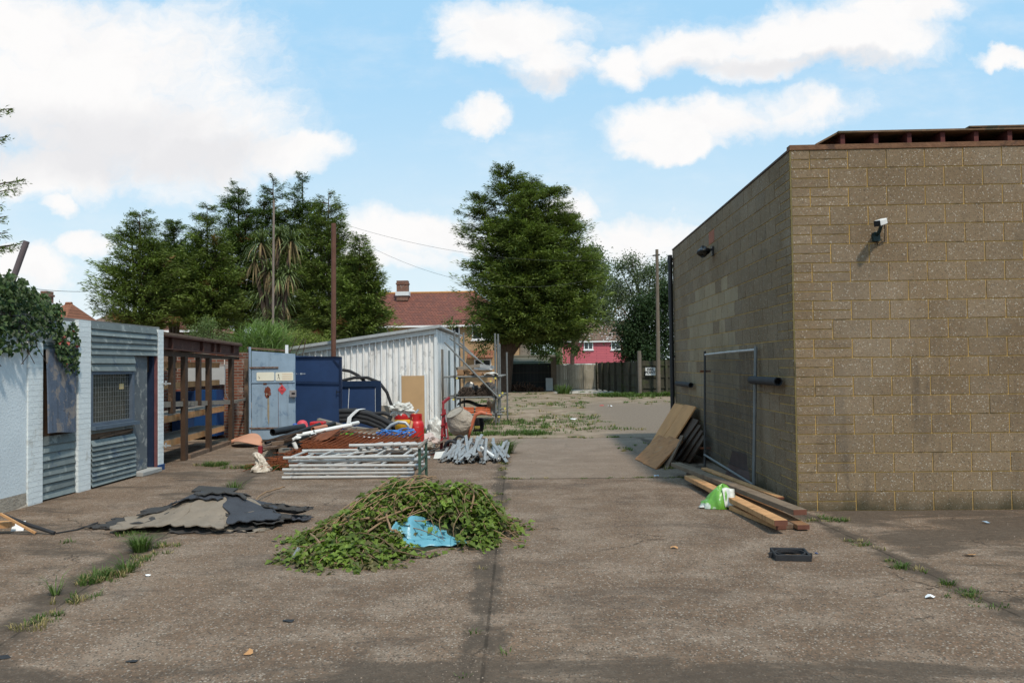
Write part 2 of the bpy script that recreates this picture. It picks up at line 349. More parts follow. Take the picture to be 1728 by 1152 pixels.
M_['pvc'] = mat('white_plastic_pipe', (.74, .72, .68), .4, .12, 6, stain=[((.3, .26, .22), .4, 8, .62)])
M_['terracotta'] = mat('terracotta_pipe', (.40, .16, .09), .6, .2, 6)
M_['red'] = mat('red_enamel', (.50, .018, .018), .38, .15, 5, spec=.5, stain=[((.2, .04, .03), .4, 8, .66)])
M_['redoxide'] = mat('red_painted_steel', (.26, .02, .025), .5, .3, 7, spec=.4)
M_['bluelight'] = mat('pale_blue_paint', (.27, .36, .45), .7, .22, 3, 6, .15, 40, stain=[((.10, .06, .04), .7, 5.5, .70), ((.10, .17, .27), .5, 4, .55)], streak=.25)
M_['bluedark'] = mat('navy_paint', (.018, .042, .11), .5, .3, 2, 5, .1, 30, spec=.35, stain=[((.05, .08, .16), .5, 3, .62)])
M_['bluemid'] = mat('blue_paint', (.012, .055, .17), .5, .25, 2, 5, spec=.35)
M_['cladding'] = mat('blue_grey_cladding', (.165, .195, .195), .75, .25, 4, 6, .25, 40, stain=[((.33, .36, .34), .6, 5, .56), ((.06, .09, .14), .6, 3.2, .58), ((.08, .07, .05), .5, 9, .66)])
M_['glass'] = mat('dirty_glass', (.04, .045, .04), .12, .5, 5, spec=.5, stain=[((.09, .085, .07), .5, 6, .55)])
M_['winglass'] = mat('house_glass', (.03, .035, .04), .08, .3, 3, spec=.8)
M_['upvc'] = mat('window_frame_white', (.80, .80, .80), .5, .06)
M_['concrete'] = mat('concrete_lump', (.36, .31, .25), .9, .35, 9, 6, .9, 35, stain=[((.2, .15, .11), .5, 8, .58)])
M_['plastic_white'] = mat('white_sheeting', (.56, .54, .49), .4, .3, 5, bump=.4, bsc=18, spec=.5)
M_['board'] = mat('hardboard', (.47, .30, .155), .75, .14, 2.5, 5, .05, 60)
M_['yellowcap'] = mat('yellow_plastic', (.65, .55, .12), .5)
M_['orange'] = mat('orange_plastic_pipe', (.50, .12, .04), .6, .4, 9)
M_['bark'] = mat('bark', (.085, .058, .042), .95, .4, 6, 6, .9, 25)

# ================================================================== RIGHT BLOCK BUILDING
BX, BY, BX2, BY2 = 3.06, 9.93, 12.0, 18.55; NR = 19; RH = .225
def blockmat(name, col, sc=1.0):
    m = bpy.data.materials.new(name); m.use_nodes = True; q = NB(m.node_tree); q.N.clear()
    P = q.n('ShaderNodeNewGeometry').outputs['Position']; x, y, z = q.sep(P)
    at = q.n('ShaderNodeAttribute', attribute_name='tone').outputs['Fac']
    n1 = q.noise(P, .9, 5, .6); n2 = q.noise(P, 22, 5, .75); n3 = q.noise(P, 75, 3, .7)
    c = q.mix(q.ss(n1, .35, .7), col, (col[0]*.86, col[1]*.83, col[2]*.79))
    vo = q.n('ShaderNodeTexVoronoi'); q.set(vo.inputs['Vector'], P); vo.inputs['Scale'].default_value = 95; r = q.sep(vo.outputs['Color'])
    c = q.mix(q.m('MULTIPLY', q.ss(r[0], .93, .98), .5*sc), c, (.60, .55, .47))
    c = q.mix(q.m('MULTIPLY', q.ss(r[1], .86, .95), .6*sc), c, (.075, .058, .045))
    c = q.mix(q.m('MULTIPLY', q.ss(r[2], .9, .97), .4*sc), c, (.30, .17, .10))
    f = q.m('MULTIPLY', q.m('ADD', 1, at), q.m('ADD', .58, q.m('ADD', q.m('MULTIPLY', n2, .55), q.m('MULTIPLY', n3, .3))))
    c = q.mix(1.0, c, q.xyz(f, f, f), blend='MULTIPLY')
    # grime: rising damp and runs
    run = q.noise(q.vm('MULTIPLY', P, (1, 1, .16)), 2.2, 6, .65)
    c = q.mix(q.m('MULTIPLY', q.m('MULTIPLY', q.ss(run, .52, .72), q.ss(z, 3.4, 1.2)), .55), c, (.06, .05, .042))
    alg = q.ss(q.m('ADD', z, q.m('MULTIPLY', q.noise(P, 3, 5), .35)), .40, .12)
    c = q.mix(q.m('MULTIPLY', alg, .8), c, (.035, .036, .02))
    pt = q.noise(P, 1.5, 6, .7, .4)
    c = q.mix(q.m('MULTIPLY', q.ss(pt, .58, .70), .28), c, (.08, .068, .055))
    c = q.mix(q.m('MULTIPLY', q.ss(q.noise(P, .6, 4, .6, .3), .52, .62), .12), c, (.36, .31, .25))
    bs = q.n('ShaderNodeBsdfPrincipled'); q.set(bs.inputs['Base Color'], c); bs.inputs['Roughness'].default_value = .95; bs.inputs['Specular IOR Level'].default_value = .1
    bp = q.n('ShaderNodeBump'); bp.inputs['Strength'].default_value = .55; bp.inputs['Distance'].default_value = .01
    q.L.new(q.m('ADD', n2, q.m('MULTIPLY', n3, .5)), bp.inputs['Height']); q.L.new(bp.outputs[0], bs.inputs['Normal'])
    q.L.new(bs.outputs[0], q.n('ShaderNodeOutputMaterial').inputs[0]); return m
blk = blockmat('concrete_block', (.226, .166, .106)); mort = mat('ochre_mortar', (.50, .32, .11), .95, .4, 5, 5, .4, 60, pos=True, stain=[((.12, .095, .06), .7, 2.0, .55)])
smooth = blockmat('smooth_block', (.29, .225, .145), .35)
rb = T('block_building', 'tall flat-roofed building of grey brown concrete blocks with ochre mortar filling the right', 'building', (BX, BY, 0))
core = MB(); core.box((BX+.006, BY+.006, 0), (BX2, BY2-.004, NR*RH)); core.build('mortar', mort, rb)
bk = MB(); sm = MB(); redb = MB(); J = .0068; PR = .0
def blk_front(x0, x1, z0, z1, mb=None, tone=0):
    (mb or bk).box((x0+J, BY-R(0, .0015)-.001, z0+J), (min(x1, BX2)-J, BY+.05, z1-J), tone=tone)
def blk_side(y0, y1, z0, z1, mb=None, tone=0):
    (mb or bk).box((BX-R(0, .0015)-.001, y0+J, z0+J), (BX+.05, min(y1, BY2)-J, z1-J), tone=tone)
for r in range(NR):
    z0, z1 = r*RH, (r+1)*RH; zm = z0+RH/2
    # front quoins: half height blocks
    if r % 2 == 0:
        for a, c in ((z0, zm), (zm, z1)):
            blk_front(BX+.0, BX+.225, a, c, tone=R(-.12, .1)); blk_front(BX+.225, BX+.675, a, c, tone=R(-.12, .1))
        x = BX+.675
    else:
        for a, c in ((z0, zm), (zm, z1)): blk_front(BX, BX+.45, a, c, tone=R(-.12, .1))
        x = BX+.45
    while x < BX2-.1: blk_front(x, x+.45, z0, z1, tone=R(-.09, .08)); x += .45
    if r % 2 == 0:
        for a, c in ((z0, zm), (zm, z1)): blk_side(BY+.055, BY+.45, a, c, tone=R(-.1, .05))
        y = BY+.45
    else:
        for a, c in ((z0, zm), (zm, z1)): blk_side(BY+.055, BY+.225, a, c, tone=R(-.1, .05)); blk_side(BY+.225, BY+.675, a, c, tone=R(-.1, .05))
        y = BY+.675
    while y < BY2-.06:
        inp = (12.6 < y < 16.6 and 4 < r < 14)
        t = R(-.10, .08)
        if r == 17 and abs(y-14.2) < .23: blk_side(y, y+.45, z0, z1, redb, .0)
        elif inp and not (12.6 < y < 16.6 and r % 3 == 1 and R(0, 1) < .4): blk_side(y, y+.45, z0, z1, sm, R(-.03, .08)+(.1 if y < 14.9 and r > 8 else 0))
        else: blk_side(y, y+.45, z0, z1, tone=t)
        y += .45
bk.build('block_wall', blk, rb); sm.build('patched_blockwork', smooth, rb)['label'] = 'smoother paler blocks filling a former opening in the side wall'
redb.build('red_block', mat('red_block', (.33, .12, .07), .9, .3, 8), rb)
tp = MB(); tp.box((BX-.01, BY-.012, NR*RH+.002), (BX2, BY+.11, NR*RH+.062)); tp.build('wall_plate', mat('red_brown_timber', (.17, .085, .045), .85, .5, 7, 5, .5, 40, stain=[((.06, .035, .025), .7, 5, .55)]), rb)
tp = MB(); tp.box((BX-.01, BY+.112, NR*RH+.002), (BX+.1, BY2, NR*RH+.03)); tp.build('wall_plate', M_['darkwood'], rb)
zt = NR*RH+.065; x0r = 3.62
jo = M_['redjoist'] = mat('joist_end', (.10, .028, .024), .85, .4, 9)
x = x0r+.04
while x < BX2:
    j = MB(); j.box((x, BY+.01, zt), (x+.052, BY+6, zt+.125)); j.build('joist', jo, rb); x += .392
dk = MB(); dk.slab([(x0r-.25, BY+.0, zt+.004), (x0r-.25, BY2, zt+.004), (x0r+.0, BY2, zt+.137), (x0r+.0, BY+.0, zt+.137)], .02)
dk.box((x0r, BY-.03, zt+.128), (5.3, BY2, zt+.15)); dk.box((5.3, BY-.03, zt+.128), (BX2, BY2, zt+.158)); dk.box((5.15, BY-.04, zt+.16), (BX2, BY2, zt+.176))
dk.build('roof_deck', mat('roof_board', (.17, .10, .055), .85, .5, 6, stain=[((.05, .055, .035), .7, 4, .5)]), rb)
bkp = MB(); bkp.box((x0r, BY+1.2, zt), (BX2, BY+1.25, zt+.125)); bkp.build('roof_blocking', M_['darkwood'], rb)
pp = MB(); pp.tube([(BX-.075, BY2-.12, .0), (BX-.075, BY2-.12, 4.16)], .05, 10); pp.tube([(BX-.075, BY2-.12, 4.0), (BX-.075, BY2-.12, 4.1)], .06, 10); pp.tube([(BX-.075, BY2-.12, 2.2), (BX-.075, BY2-.12, 2.26)], .06, 10)
pp.box((BX-.08, BY2-.15, 3.9), (BX, BY2-.09, 3.94)); pp.box((BX-.08, BY2-.15, 1.9), (BX, BY2-.09, 1.94)); pp.build('drainpipe', M_['black'], rb, smooth=False)
for (xa, xb, yy, rr) in ((1268, 1313, 642, .055), (1142, 1166, 648, .05)):
    p, q_ = AX(xa, yy, BX-.1), AX(xb, yy, BX-.1); p.z = q_.z = (p.z+q_.z)/2
    t = MB(); t.tube([p, p.lerp(q_, .25), p.lerp(q_, .5), p.lerp(q_, .75), q_], rr, 14, hollow=True); 
    t.box((BX-.1, p.y-.3, p.z-.01), (BX, p.y-.28, p.z+.01)); t.build('padded_rail', M_['blackdull'], rb, smooth=False)

# security cameras
def cctv():
    p = AY(1487, 375, BY-.18); t = T('security_camera', 'white bullet security camera on a dark bracket high on the front block wall', 'camera', (p.x, BY, p.z-.09))
    d = V((-.62, -.62, -.22)).normalized(); a = p-d*.09; e = p+d*.11
    s = MB(); s.bar(a, e, .075, .07); s.build('housing', mat('camera_shell', (.72, .72, .70), .4), t, bevel=.008)
    s = MB(); s.bar(e, e+d*.012, .072, .066); s.tube([e+d*.012, e+d*.02], .026, 12); s.build('lens', M_['black'], t)
    s = MB(); s.bar(p+V((0, .0, -.035)), p+V((.0, .06, -.10)), .03, .03); s.tube([p+V((0, .06, -.10)), V((p.x, BY-.02, p.z-.13))], .022, 10); s.lathe([(.045, 0), (.045, .02), (.03, .03)], (p.x, BY, p.z-.13), 14, M=Matrix.Rotation(radians(90), 3, 'X'))
    s.box((p.x-.04, BY-.05, p.z-.2), (p.x+.04, BY-.002, p.z-.1)); s.build('bracket', mat('camera_bracket', (.012, .03, .03), .5), t)
    s = MB(); s.tube([a+V((0, 0, -.02)), a+V((.03, .06, -.10)), V((p.x+.10, BY-.02, p.z-.2)), V((p.x+.03, BY-.01, p.z-.24)), V((p.x, BY-.01, p.z-.2))], .005, 6); s.build('cable', M_['black'], t)
cctv()
p = AX(1190, 424, BX-.14); t = T('floodlight', 'black bagged floodlight on a short arm high on the shaded side wall', 'light', (BX, p.y, p.z))
s = MB(); s.bar((BX, p.y, p.z+.02), (BX-.2, p.y+.0, p.z+.04), .035, .035); s.box((BX-.03, p.y-.05, p.z-.08), (BX-.002, p.y+.05, p.z+.08)); s.build('arm', M_['black'], t)
s = MB(); s.grid(lambda u, v: (BX-.19+.10*cos(2*pi*u)*sin(pi*v)*(1+.35*sin(9*u+4*v)), p.y-.05+.14*sin(2*pi*u)*sin(pi*v)*(1+.3*sin(11*u)), p.z-.01+.085*cos(pi*v)*(1+.35*sin(7*u))), 14, 8); s.build('lamp_head', M_['black'], t)

# ================================================================== LEFT HUT ROW
XW = -6.70
bw = brickmat('white_painted_brick', (.70, .74, .74), (.74, .78, .77), (.68, .72, .72), .225, .075, .012, 'sz', .8, .8, stain=[((.45, .44, .39), .6, 3, .58)], var=.12)
rend = mat('white_render', (.62, .67, .69), .85, .14, 1.3, 6, .35, 30, stain=[((.40, .36, .27), .6, 1.1, .62), ((.33, .34, .34), .5, 3, .66)])
def wy(px, X=XW): return AX(px, 700, X).y
def wz(px, py, X=XW): return AX(px, py, X).z
y_p1a, y_p1b, y_p2a, y_p2b, y_dr0, y_dr1, y_p3b = wy(45), wy(70), wy(129), wy(150), wy(225), wy(263), wy(272)
rw = T('rendered_wall', 'white rendered yard wall under the ivy at the left edge', 'wall', (XW, 8, 0))
s = MB(); s.box((XW-.22, 4.5, .18), (XW, y_p1a, 2.25)); s.build('wall_face', rend, rw)
s = MB(); s.grid(lambda u, v: (XW-.25+.26*u+.02*sin(40*v), 4.5+(y_p1a-4.5)*v, .18*(1 if 0 < u < 1 else (1 if u == 0 else 0))+0.0*v), 3, 14); s.box((XW-.2, 4.5, 0), (XW+.01, y_p1a-.02, .175)); s.build('footing', M_['concrete'], rw)
s = MB(); s.box((XW-.2, 9.6, 1.262), (XW+.004, y_p1a-.05, 1.272)); 
hut = T('site_hut', 'low flat-roofed hut with white brick piers and peeling blue grey cladding', 'hut', (XW, y_p2a, 0))
ztop = wz(150, 545); ztop2 = ztop
s = MB()
s.box((XW-.23, y_p1a+.003, 0), (XW+.02, y_p1b, ztop-.32)); s.build('brick_pier', bw, hut)
s = MB(); s.box((XW-.23, y_p2a, 0), (XW+.03, y_p2b, ztop+.03)); s.box((XW-.23, y_p1b-.3, ztop-.31), (XW-.02, y_p2a-.003, ztop+.0)); s.build('brick_pier', bw, hut)
s = MB(); s.box((XW-.23, y_dr1, 0.1), (XW+.045, y_p3b, ztop+.0)); s.build('brick_pier', bw, hut)
s = MB(); s.box((XW-.24, y_dr1-.01, 0), (XW+.06, y_p3b+.01, .1)); s.build('pier_base', M_['bluemid'], hut)
s = MB(); s.box((XW-3.2, y_p1b-2, ztop+.003), (XW-.03, y_p3b, ztop+.05)); s.build('roof', mat('felt_roof', (.19, .19, .18), .9, .3, 3), hut)
s = MB(); s.box((XW-3.2, y_p1b-2, 0), (XW-3.0, y_p3b, ztop)); s.box((XW-3.0, y_p3b-.12, 0), (XW-.24, y_p3b, ztop)); s.build('back_wall', M_['oldwood'], hut)
s = MB(); s.box((XW-3, y_p1b-.2, .002), (XW-.2, y_p3b-.13, .03)); s.build('hut_floor', M_['oldwood'], hut)
def lap(mb, y0, y1, z0, z1, n, X=XW, tilt=.03):
    h = (z1-z0)/n
    for i in range(n):
        a, c = z0+i*h, z0+(i+1)*h+.012; sag0 = R(-.004, .004)
        mb.slab([(X+tilt+R(0, .006), y0, a+sag0), (X+tilt+R(0, .006), y1, a-sag0), (X+.004, y1, c-sag0), (X+.004, y0, c+sag0)], .012, tone=R(-.28, .28))
# recessed bay 1: shutter + cladding below
s = MB(); s.box((XW-.2, y_p1b+.002, 0), (XW-.06, y_p2a-.002, ztop-.31)); s.build('back_panel', M_['darkwood'], hut)
s = MB(); lap(s, y_p1b+.02, y_p2a-.01, .02, wz(100, 735), 8, XW-.04); s.build('cladding', M_['cladding'], hut)
s = MB(); lap(s, y_p1b+.01, y_p2a-.01, wz(100, 590), wz(100, 577)+.0, 2, XW-.04); s.build('cladding', M_['cladding'], hut)
shm = mat('peeling_blue_board', (.105, .13, .175), .85, .3, 3, 6, .4, 30, streak=.35, stain=[((.25, .215, .19), .9, 4.2, .50), ((.07, .045, .035), .7, 6, .62)])
a0, a1 = AX(77, 588, XW+.03), AX(127, 590, XW+.03); b0, b1 = AX(81, 731, XW+.10), AX(126, 728, XW+.05)
s = MB()
def shp(u, v):
    p = (a0.lerp(a1, u)).lerp(b0.lerp(b1, u), v); 
    if v > .97: p.z += .006*sin(u*5)
    p.x += .004*sin(v*4+u*2); return p
s.grid(shp, 14, 16, th=.018); s.build('shutter', shm, hut)
# window bay
s = MB(); zc = wz(200, 628); zl = wz(190, 733)
s.box((XW-.15, y_p2b+.002, .02), (XW-.08, y_dr0, zl)); s.box((XW-.15, y_p2b+.002, zc), (XW-.08, y_dr1, ztop-.01)); s.build('back_panel', M_['darkwood'], hut)
zd = wz(240, 600)
s = MB(); lap(s, y_p2b+.005, y_dr1-.02, zd, ztop+.01, 5, XW+.005, .035); s.build('cladding', M_['cladding'], hut)
s = MB(); lap(s, y_p2b+.005, y_dr0-.005, zc+.02, zd-.01, 2, XW+.005, .035); s.build('cladding', M_['cladding'], hut)
s = MB(); lap(s, y_p2b+.015, y_dr0+.0, .03, zl-.05, 9, XW+.005, .045); s.build('cladding', M_['cladding'], hut)
zs = wz(190, 714)
fr = MB()
for (q0, q1) in (((XW-.05, y_p2b+.01, zs), (XW+.03, y_p2b+.06, zc+.02)), ((XW-.05, y_dr0-.09, zs), (XW+.03, y_dr0-.02, zc+.02)), ((XW-.05, y_p2b+.062, zc-.03), (XW+.028, y_dr0-.092, zc+.02)), ((XW-.05, y_p2b+.062, zs), (XW+.028, y_dr0-.092, zs+.04))): fr.box(q0, q1)
win = fr.build('window', mat('blue_frame', (.095, .12, .155), .7, .3, 6), hut)
s = MB(); s.box((XW-.04, y_p2b+.06, zs+.04), (XW-.03, y_dr0-.09, zc-.03)); s.build('pane', M_['glass'], win)
s = MB()
yy = y_p2b+.07
while yy < y_dr0-.1: s.bar((XW-.015, yy, zs+.04), (XW-.015, yy, zc-.03), .0022, .0022); yy += .075
zz = zs+.05
while zz < zc-.03: s.bar((XW-.012, y_p2b+.06, zz), (XW-.012, y_dr0-.09, zz), .0022, .0022); zz += .075
s.build('wire_mesh', M_['galv'], win)
s = MB(); yq = y_p2b+(y_dr0-y_p2b)*.70; zq = zs+(zc-zs)*.66; s.box((XW-.028, yq, zq), (XW-.026, yq+.14, zq+.09)); s.build('notice', mat('note_paper', (.55, .42, .2), .8), win)
s = MB(); s.box((XW-.05, y_p2b+.01, zs-.06), (XW+.10, y_dr0+.02, zs-.003)); s.build('sill', mat('blue_sill', (.085, .115, .15), .7, .3, 6, stain=[((.25, .25, .24), .5, 6, .6)]), win)
s = MB(); s.box((XW-.03, y_p2b+.01, zl+.06), (XW+.02, y_dr0-.01, zs-.063)); s.build('rail_board', M_['cladding'], hut)
s = MB(); s.box((XW-.05, y_p2b+.02, zl-.03), (XW-.02, y_dr0-.02, zl+.055)); s.bar((XW-.0, y_p2b+.3, zl-.02), (XW-.0, y_dr0-.02, zl+.03), .02, .03); s.build('rotten_batten', M_['oldwood'], hut)
# door leaf ajar and frame
dm = mat('peeling_door', (.12, .135, .145), .8, .3, 4, 6, .3, 30, stain=[((.32, .32, .30), .8, 5, .52), ((.05, .08, .13), .6, 2.5, .6)])
hy = y_dr1-.12; dd = V((-.62, -(hy-y_dr0)*.93, 0))
dr = MB(); P0 = V((XW-.03, y_dr0+.01, .09)); P1 = V((XW-.05, y_dr1-.26, .09))
dr.slab([P0, P1, P1+V((0, 0, zd-.08)), P0+V((0, 0, zd-.08))], .035); do = dr.build('door', dm, hut)
s = MB(); s.box((XW-.24, hy+.02, .02), (XW-.005, y_dr1-.003, zd)); s.build('door_frame', mat('navy_frame', (.014, .025, .055), .6, .3), hut)
s = MB(); s.box((XW-.02, y_dr1-.05, .03), (XW+.035, y_dr1-.002, zd)); s.build('door_jamb', mat('dull_red_jamb', (.16, .06, .06), .8, .4, 8), hut)
s = MB(); s.box((XW-.25, y_dr0+.0, 0), (XW+.16, y_dr1-.1, .075)); s.build('doorstep', mat('doorstep_concrete', (.34, .33, .31), .9, .25, 5, bump=.4), hut, bevel=.01)

# ================================================================== OPEN TIMBER STORE
A0 = (-6.74, y_p3b+.02); A1 = (-7.35, 20.3)        # front line
def ap(px, py): return APL(px, py, A0, A1)
st = T('timber_store', 'open-fronted store of dark posts under a rusty beam with brick back walls', 'shed', ((A0[0]+A1[0])/2, (A0[1]+A1[1])/2, 0))
ft = V((A1[0]-A0[0], A1[1]-A0[1], 0)).normalized(); fn = V((ft.y, -ft.x, 0))   # fn points into the yard
def fpt(px, z, off=0): p = ap(px, 650); p.z = z; return p+fn*off
zb = ap(345, 565).z
b0_, b1_ = V((*A0, 0)), V((*A1, 0))
zr0, zr1 = ap(274, 563).z, ap(420, 583).z
def beam(mb, z0a, z0b, z1a, z1b, w, off=0, e0=b0_, e1=b1_):
    o = fn*off; n = fn*w/2
    mb.add([e0+o-n+V((0,0,z0a)), e0+o+n+V((0,0,z0a)), e1+o+n+V((0,0,z0b)), e1+o-n+V((0,0,z0b)), e0+o-n+V((0,0,z1a)), e0+o+n+V((0,0,z1a)), e1+o+n+V((0,0,z1b)), e1+o-n+V((0,0,z1b))],
           [(3,2,1,0),(4,5,6,7),(0,1,5,4),(1,2,6,5),(2,3,7,6),(3,0,4,7)])
s = MB(); beam(s, zr0-.26, zr1-.27, zr0-.02, zr1-.02, .012); beam(s, zr0-.05, zr1-.05, zr0-.03, zr1-.03, .14, .03); beam(s, zr0-.28, zr1-.29, zr0-.26, zr1-.27, .14, .03)
for px in (285, 338, 357, 367, 390): s.bar(fpt(px, zr0-.27, .04), fpt(px, zr0-.03, .04), .035, .07, up=fn)
s.build('steel_beam', M_['rustbeam'], st)
s = MB(); beam(s, zr0-.02, zr1-.02, zr0+.03, zr1+.03, .2, -.02); s.build('wall_plate', M_['oldwood'], st)
s = MB(); beam(s, zr0-.40, zr1-.38, zr0-.30, zr1-.31, .06, -.02); s.build('lintel', M_['darkwood'], st)
for (px, w, z0, z1) in ((311, .17, 0, zr0-.4), (352, .17, 0, zr0-.4), (390, .19, 0, zr0-.4), (416, .10, 0, zr0-.4), (290, .15, .95, zr0-.4), (335, .12, 1.02, zr0-.4)):
    s = MB(); s.bar(fpt(px, z0), fpt(px, z1), w, .09, up=fn); s.build('post', M_['darkwood'] if w > .11 else M_['oldwood'], st)
s = MB(); s.bar(fpt(274, 1.14, -.02), fpt(392, .98, -.02), .05, .10); s.bar(fpt(392, .98, -.02), fpt(417, 1.0, -.02), .04, .06); s.build('mid_rail', M_['greywood'], st)
s = MB(); s.bar(fpt(318, .04, -.02), fpt(390, .04, -.02), .12, .08); s.build('sole_plate', M_['oldwood'], st)
e0, e1 = fpt(268, 0), fpt(387, 0)
for z in (1.86, 1.46):
    s = MB(); s.bar(e0+V((0, 0, z))-fn*.25, e1+V((0, 0, z))-fn*.25, .05, .12, up=(0, 0, 1)); s.build('shelf_rail', M_['rawwood'], st)
for z in (.84, .38):
    s = MB(); s.bar(e0+V((0, 0, z))-fn*.14, e1+V((0, 0, z))-fn*.14, .05, .12); s.build('shelf_rail', M_['rawwood'], st)
    s = MB(); q0 = e0+V((0, 0, z+.065))-fn*.12; q1 = e1+V((0, 0, z+.065))-fn*.12; s.slab([q0, q1, q1-fn*.62, q0-fn*.62], .018); s.build('shelf', M_['greywood'], st)
    for k in range(5): s = MB(); p = e0.lerp(e1, .05+.22*k)+V((0, 0, z+.02)); s.bar(p-fn*.17, p-fn*.74, .045, .07); s.build('shelf_bearer', M_['oldwood'], st)
rbk = brickmat('old_red_brick', (.24, .085, .05), (.15, .055, .035), (.24, .2, .16), .225, .075, .012, 'sz', .9, .8, stain=[((.40, .36, .32), .6, 2.4, .58), ((.04, .03, .025), .7, 1.5, .6)])
bx = -9.3
s = MB(); s.box((bx-.2, y_p3b-.1, 0), (bx, 21.6, 1.75)); s.box((bx, 21.2, 0), (A1[0]-.15, 21.42, 2.2)); s.box((bx, y_p3b+.03, 0), (A0[0]-.5, y_p3b+.2, 1.9)); s.build('brick_wall', rbk, st)
s = MB(); s.box((-8.98, 20.95, 1.38), (-7.95, 20.98, 1.84)); s.build('grey_panel', mat('grey_panel', (.45, .44, .42), .8, .2, 2), st)
s = MB(); s.box((-9.2, 20.7, .1), (-8.62, 21.15, 1.22)); s.build('locker', M_['bluedark'], st)
s = MB(); s.box((-8.61, 20.65, .1), (-8.05, 21.15, 1.25)); s.build('locker', M_['bluemid'], st)
for k in range(6):
    s = MB(); p = V((*A0, 0)).lerp(V((*A1, 0)), .08+.165*k); zz = zr0+(zr1-zr0)*(.08+.165*k)
    s.bar(p+V((0, 0, zz-.12))-fn*.05, V((bx, p.y, zz-.15)), .05, .12); s.build('rafter', M_['darkwood'], st)
s = MB(); s.slab([(bx+1.0, A0[1], zr0-.06), (bx+1.0, A1[1], zr1-.06), (bx-.1, A1[1], zr1-.08), (bx-.1, A0[1], zr0-.08)], .02); s.build('roof', M_['oldwood'], st)
s = MB(); s.tube([fpt(400, 2.0, -.3), fpt(398, 1.6, -.25), fpt(401, 1.2, -.3), fpt(403, .9, -.2), fpt(398, 1.05, -.3)], .008, 6); s.build('cable', M_['pvc'], st)
for (px, py, zz) in ((270, 0, 1.52), (270, 0, .42)):
    s = MB(); q0 = V((XW+.05, y_p3b-.03, zz)); s.bar(q0, q0+V((.13, .02, 0)), .02, .03); s.bar(q0+V((.05, 0, -.03)), q0+V((.05, 0, .05)), .03, .02); s.build('gate_hook', M_['galv'], hut)

# ================================================================== STEEL DOORS
def door_panel(name, label, px0, px1, pyt0, pyt1, Yd, mt, zb=.03, th=.05, yaw=0):
    a = AY(px0, pyt0, Yd); c = AY(px1, pyt1, Yd+yaw)
    t = T(name, label, 'door', ((a.x+c.x)/2, Yd, 0))
    s = MB(); s.slab([(a.x, a.y, zb), (c.x, c.y, zb), (c.x, c.y, c.z), (a.x, a.y, a.z)], th); s.build('leaf', mt, t)
    return t, a, c
D1, d1a, d1c = door_panel('steel_door', 'pale blue rusting steel door with two faded cream signs and a red diamond', 425, 498, 592, 597, 20.35, M_['bluelight'])
yf = 20.35-.03
def onD(px, py, off=.0): p = AY(px, py, yf-off); return p
def plate(px0, py0, px1, py1, off=.004, th=.004, mb=None, tone=0):
    a, c = onD(px0, py0, off), onD(px1, py1, off); (mb or s).box((a.x, a.y-th, c.z), (c.x, a.y, a.z), tone=tone)
def rounded(mb, x0, x1, z0, z1, y, r=.03, th=.004):
    pts = []
    for cx, cz, a0 in ((x1-r, z1-r, 0), (x0+r, z1-r, 90), (x0+r, z0+r, 180), (x1-r, z0+r, 270)):
        for k in range(5): a = radians(a0+k*22.5); pts.append((cx+r*cos(a), cz+r*sin(a)))
    n = len(pts); vs = [(x, y, z) for x, z in pts]+[(x, y-th, z) for x, z in pts]
    mb.add(vs, [tuple(range(n)), tuple(range(2*n-1, n-1, -1))]+[(k+n, (k+1) % n+n, (k+1) % n, k) for k in range(n)])
cream = mat('faded_cream_sign', (.80, .76, .62), .6, .06, 6)
for (p0, p1, kind) in ((433, 463, 0), (465, 495, 1)):
    a, c = onD(p0, 628), onD(p1, 642); s = MB(); rounded(s, a.x, c.x, c.z, a.z, yf-.003); sg = s.build('sign', cream, D1)
    s = MB()
    if kind:
        w = c.x-a.x; h = a.z-c.z
        for k in range(4): s.box((a.x+w*.38, yf-.0095, c.z+h*(.18+.2*k)), (a.x+w*.95, yf-.008, c.z+h*(.18+.2*k)+.008))
        s.build('sign_text', mat('faded_orange_print', (.75, .45, .25), .7), sg)
        s = MB(); s.lathe([(.016, 0), (.016, .002)], (a.x+w*.17, yf-.008, c.z+h*.7), 10, M=Matrix.Rotation(radians(90), 3, 'X')); s.bar((a.x+w*.12, yf-.009, c.z+h*.2), (a.x+w*.19, yf-.009, c.z+h*.6), .02, .003); s.bar((a.x+w*.19, yf-.009, c.z+h*.6), (a.x+w*.25, yf-.009, c.z+h*.15), .018, .003); s.build('sign_symbol', M_['black'], sg)
    else:
        w = c.x-a.x; h = a.z-c.z; s.bar((a.x+w*.12, yf-.009, c.z+h*.55), (a.x+w*.18, yf-.009, c.z+h*.3), .012, .003); s.bar((a.x+w*.15, yf-.009, c.z+h*.4), (a.x+w*.15, yf-.009, c.z+h*.22), .01, .003); s.build('sign_symbol', M_['darksteel'], sg)
ct = onD(476, 657); s = MB(); r_ = .105
s.add([(ct.x-r_, yf-.004, ct.z), (ct.x, yf-.004, ct.z-r_*1.2), (ct.x+r_, yf-.004, ct.z), (ct.x, yf-.004, ct.z+r_*1.2), (ct.x-r_, yf, ct.z), (ct.x, yf, ct.z-r_*1.2), (ct.x+r_, yf, ct.z), (ct.x, yf, ct.z+r_*1.2)], [(0,1,2,3),(0,4,5,1),(1,5,6,2),(2,6,7,3),(3,7,4,0)])
hz = s.build('hazard_diamond', mat('red_label', (.62, .08, .09), .6, .1), D1)
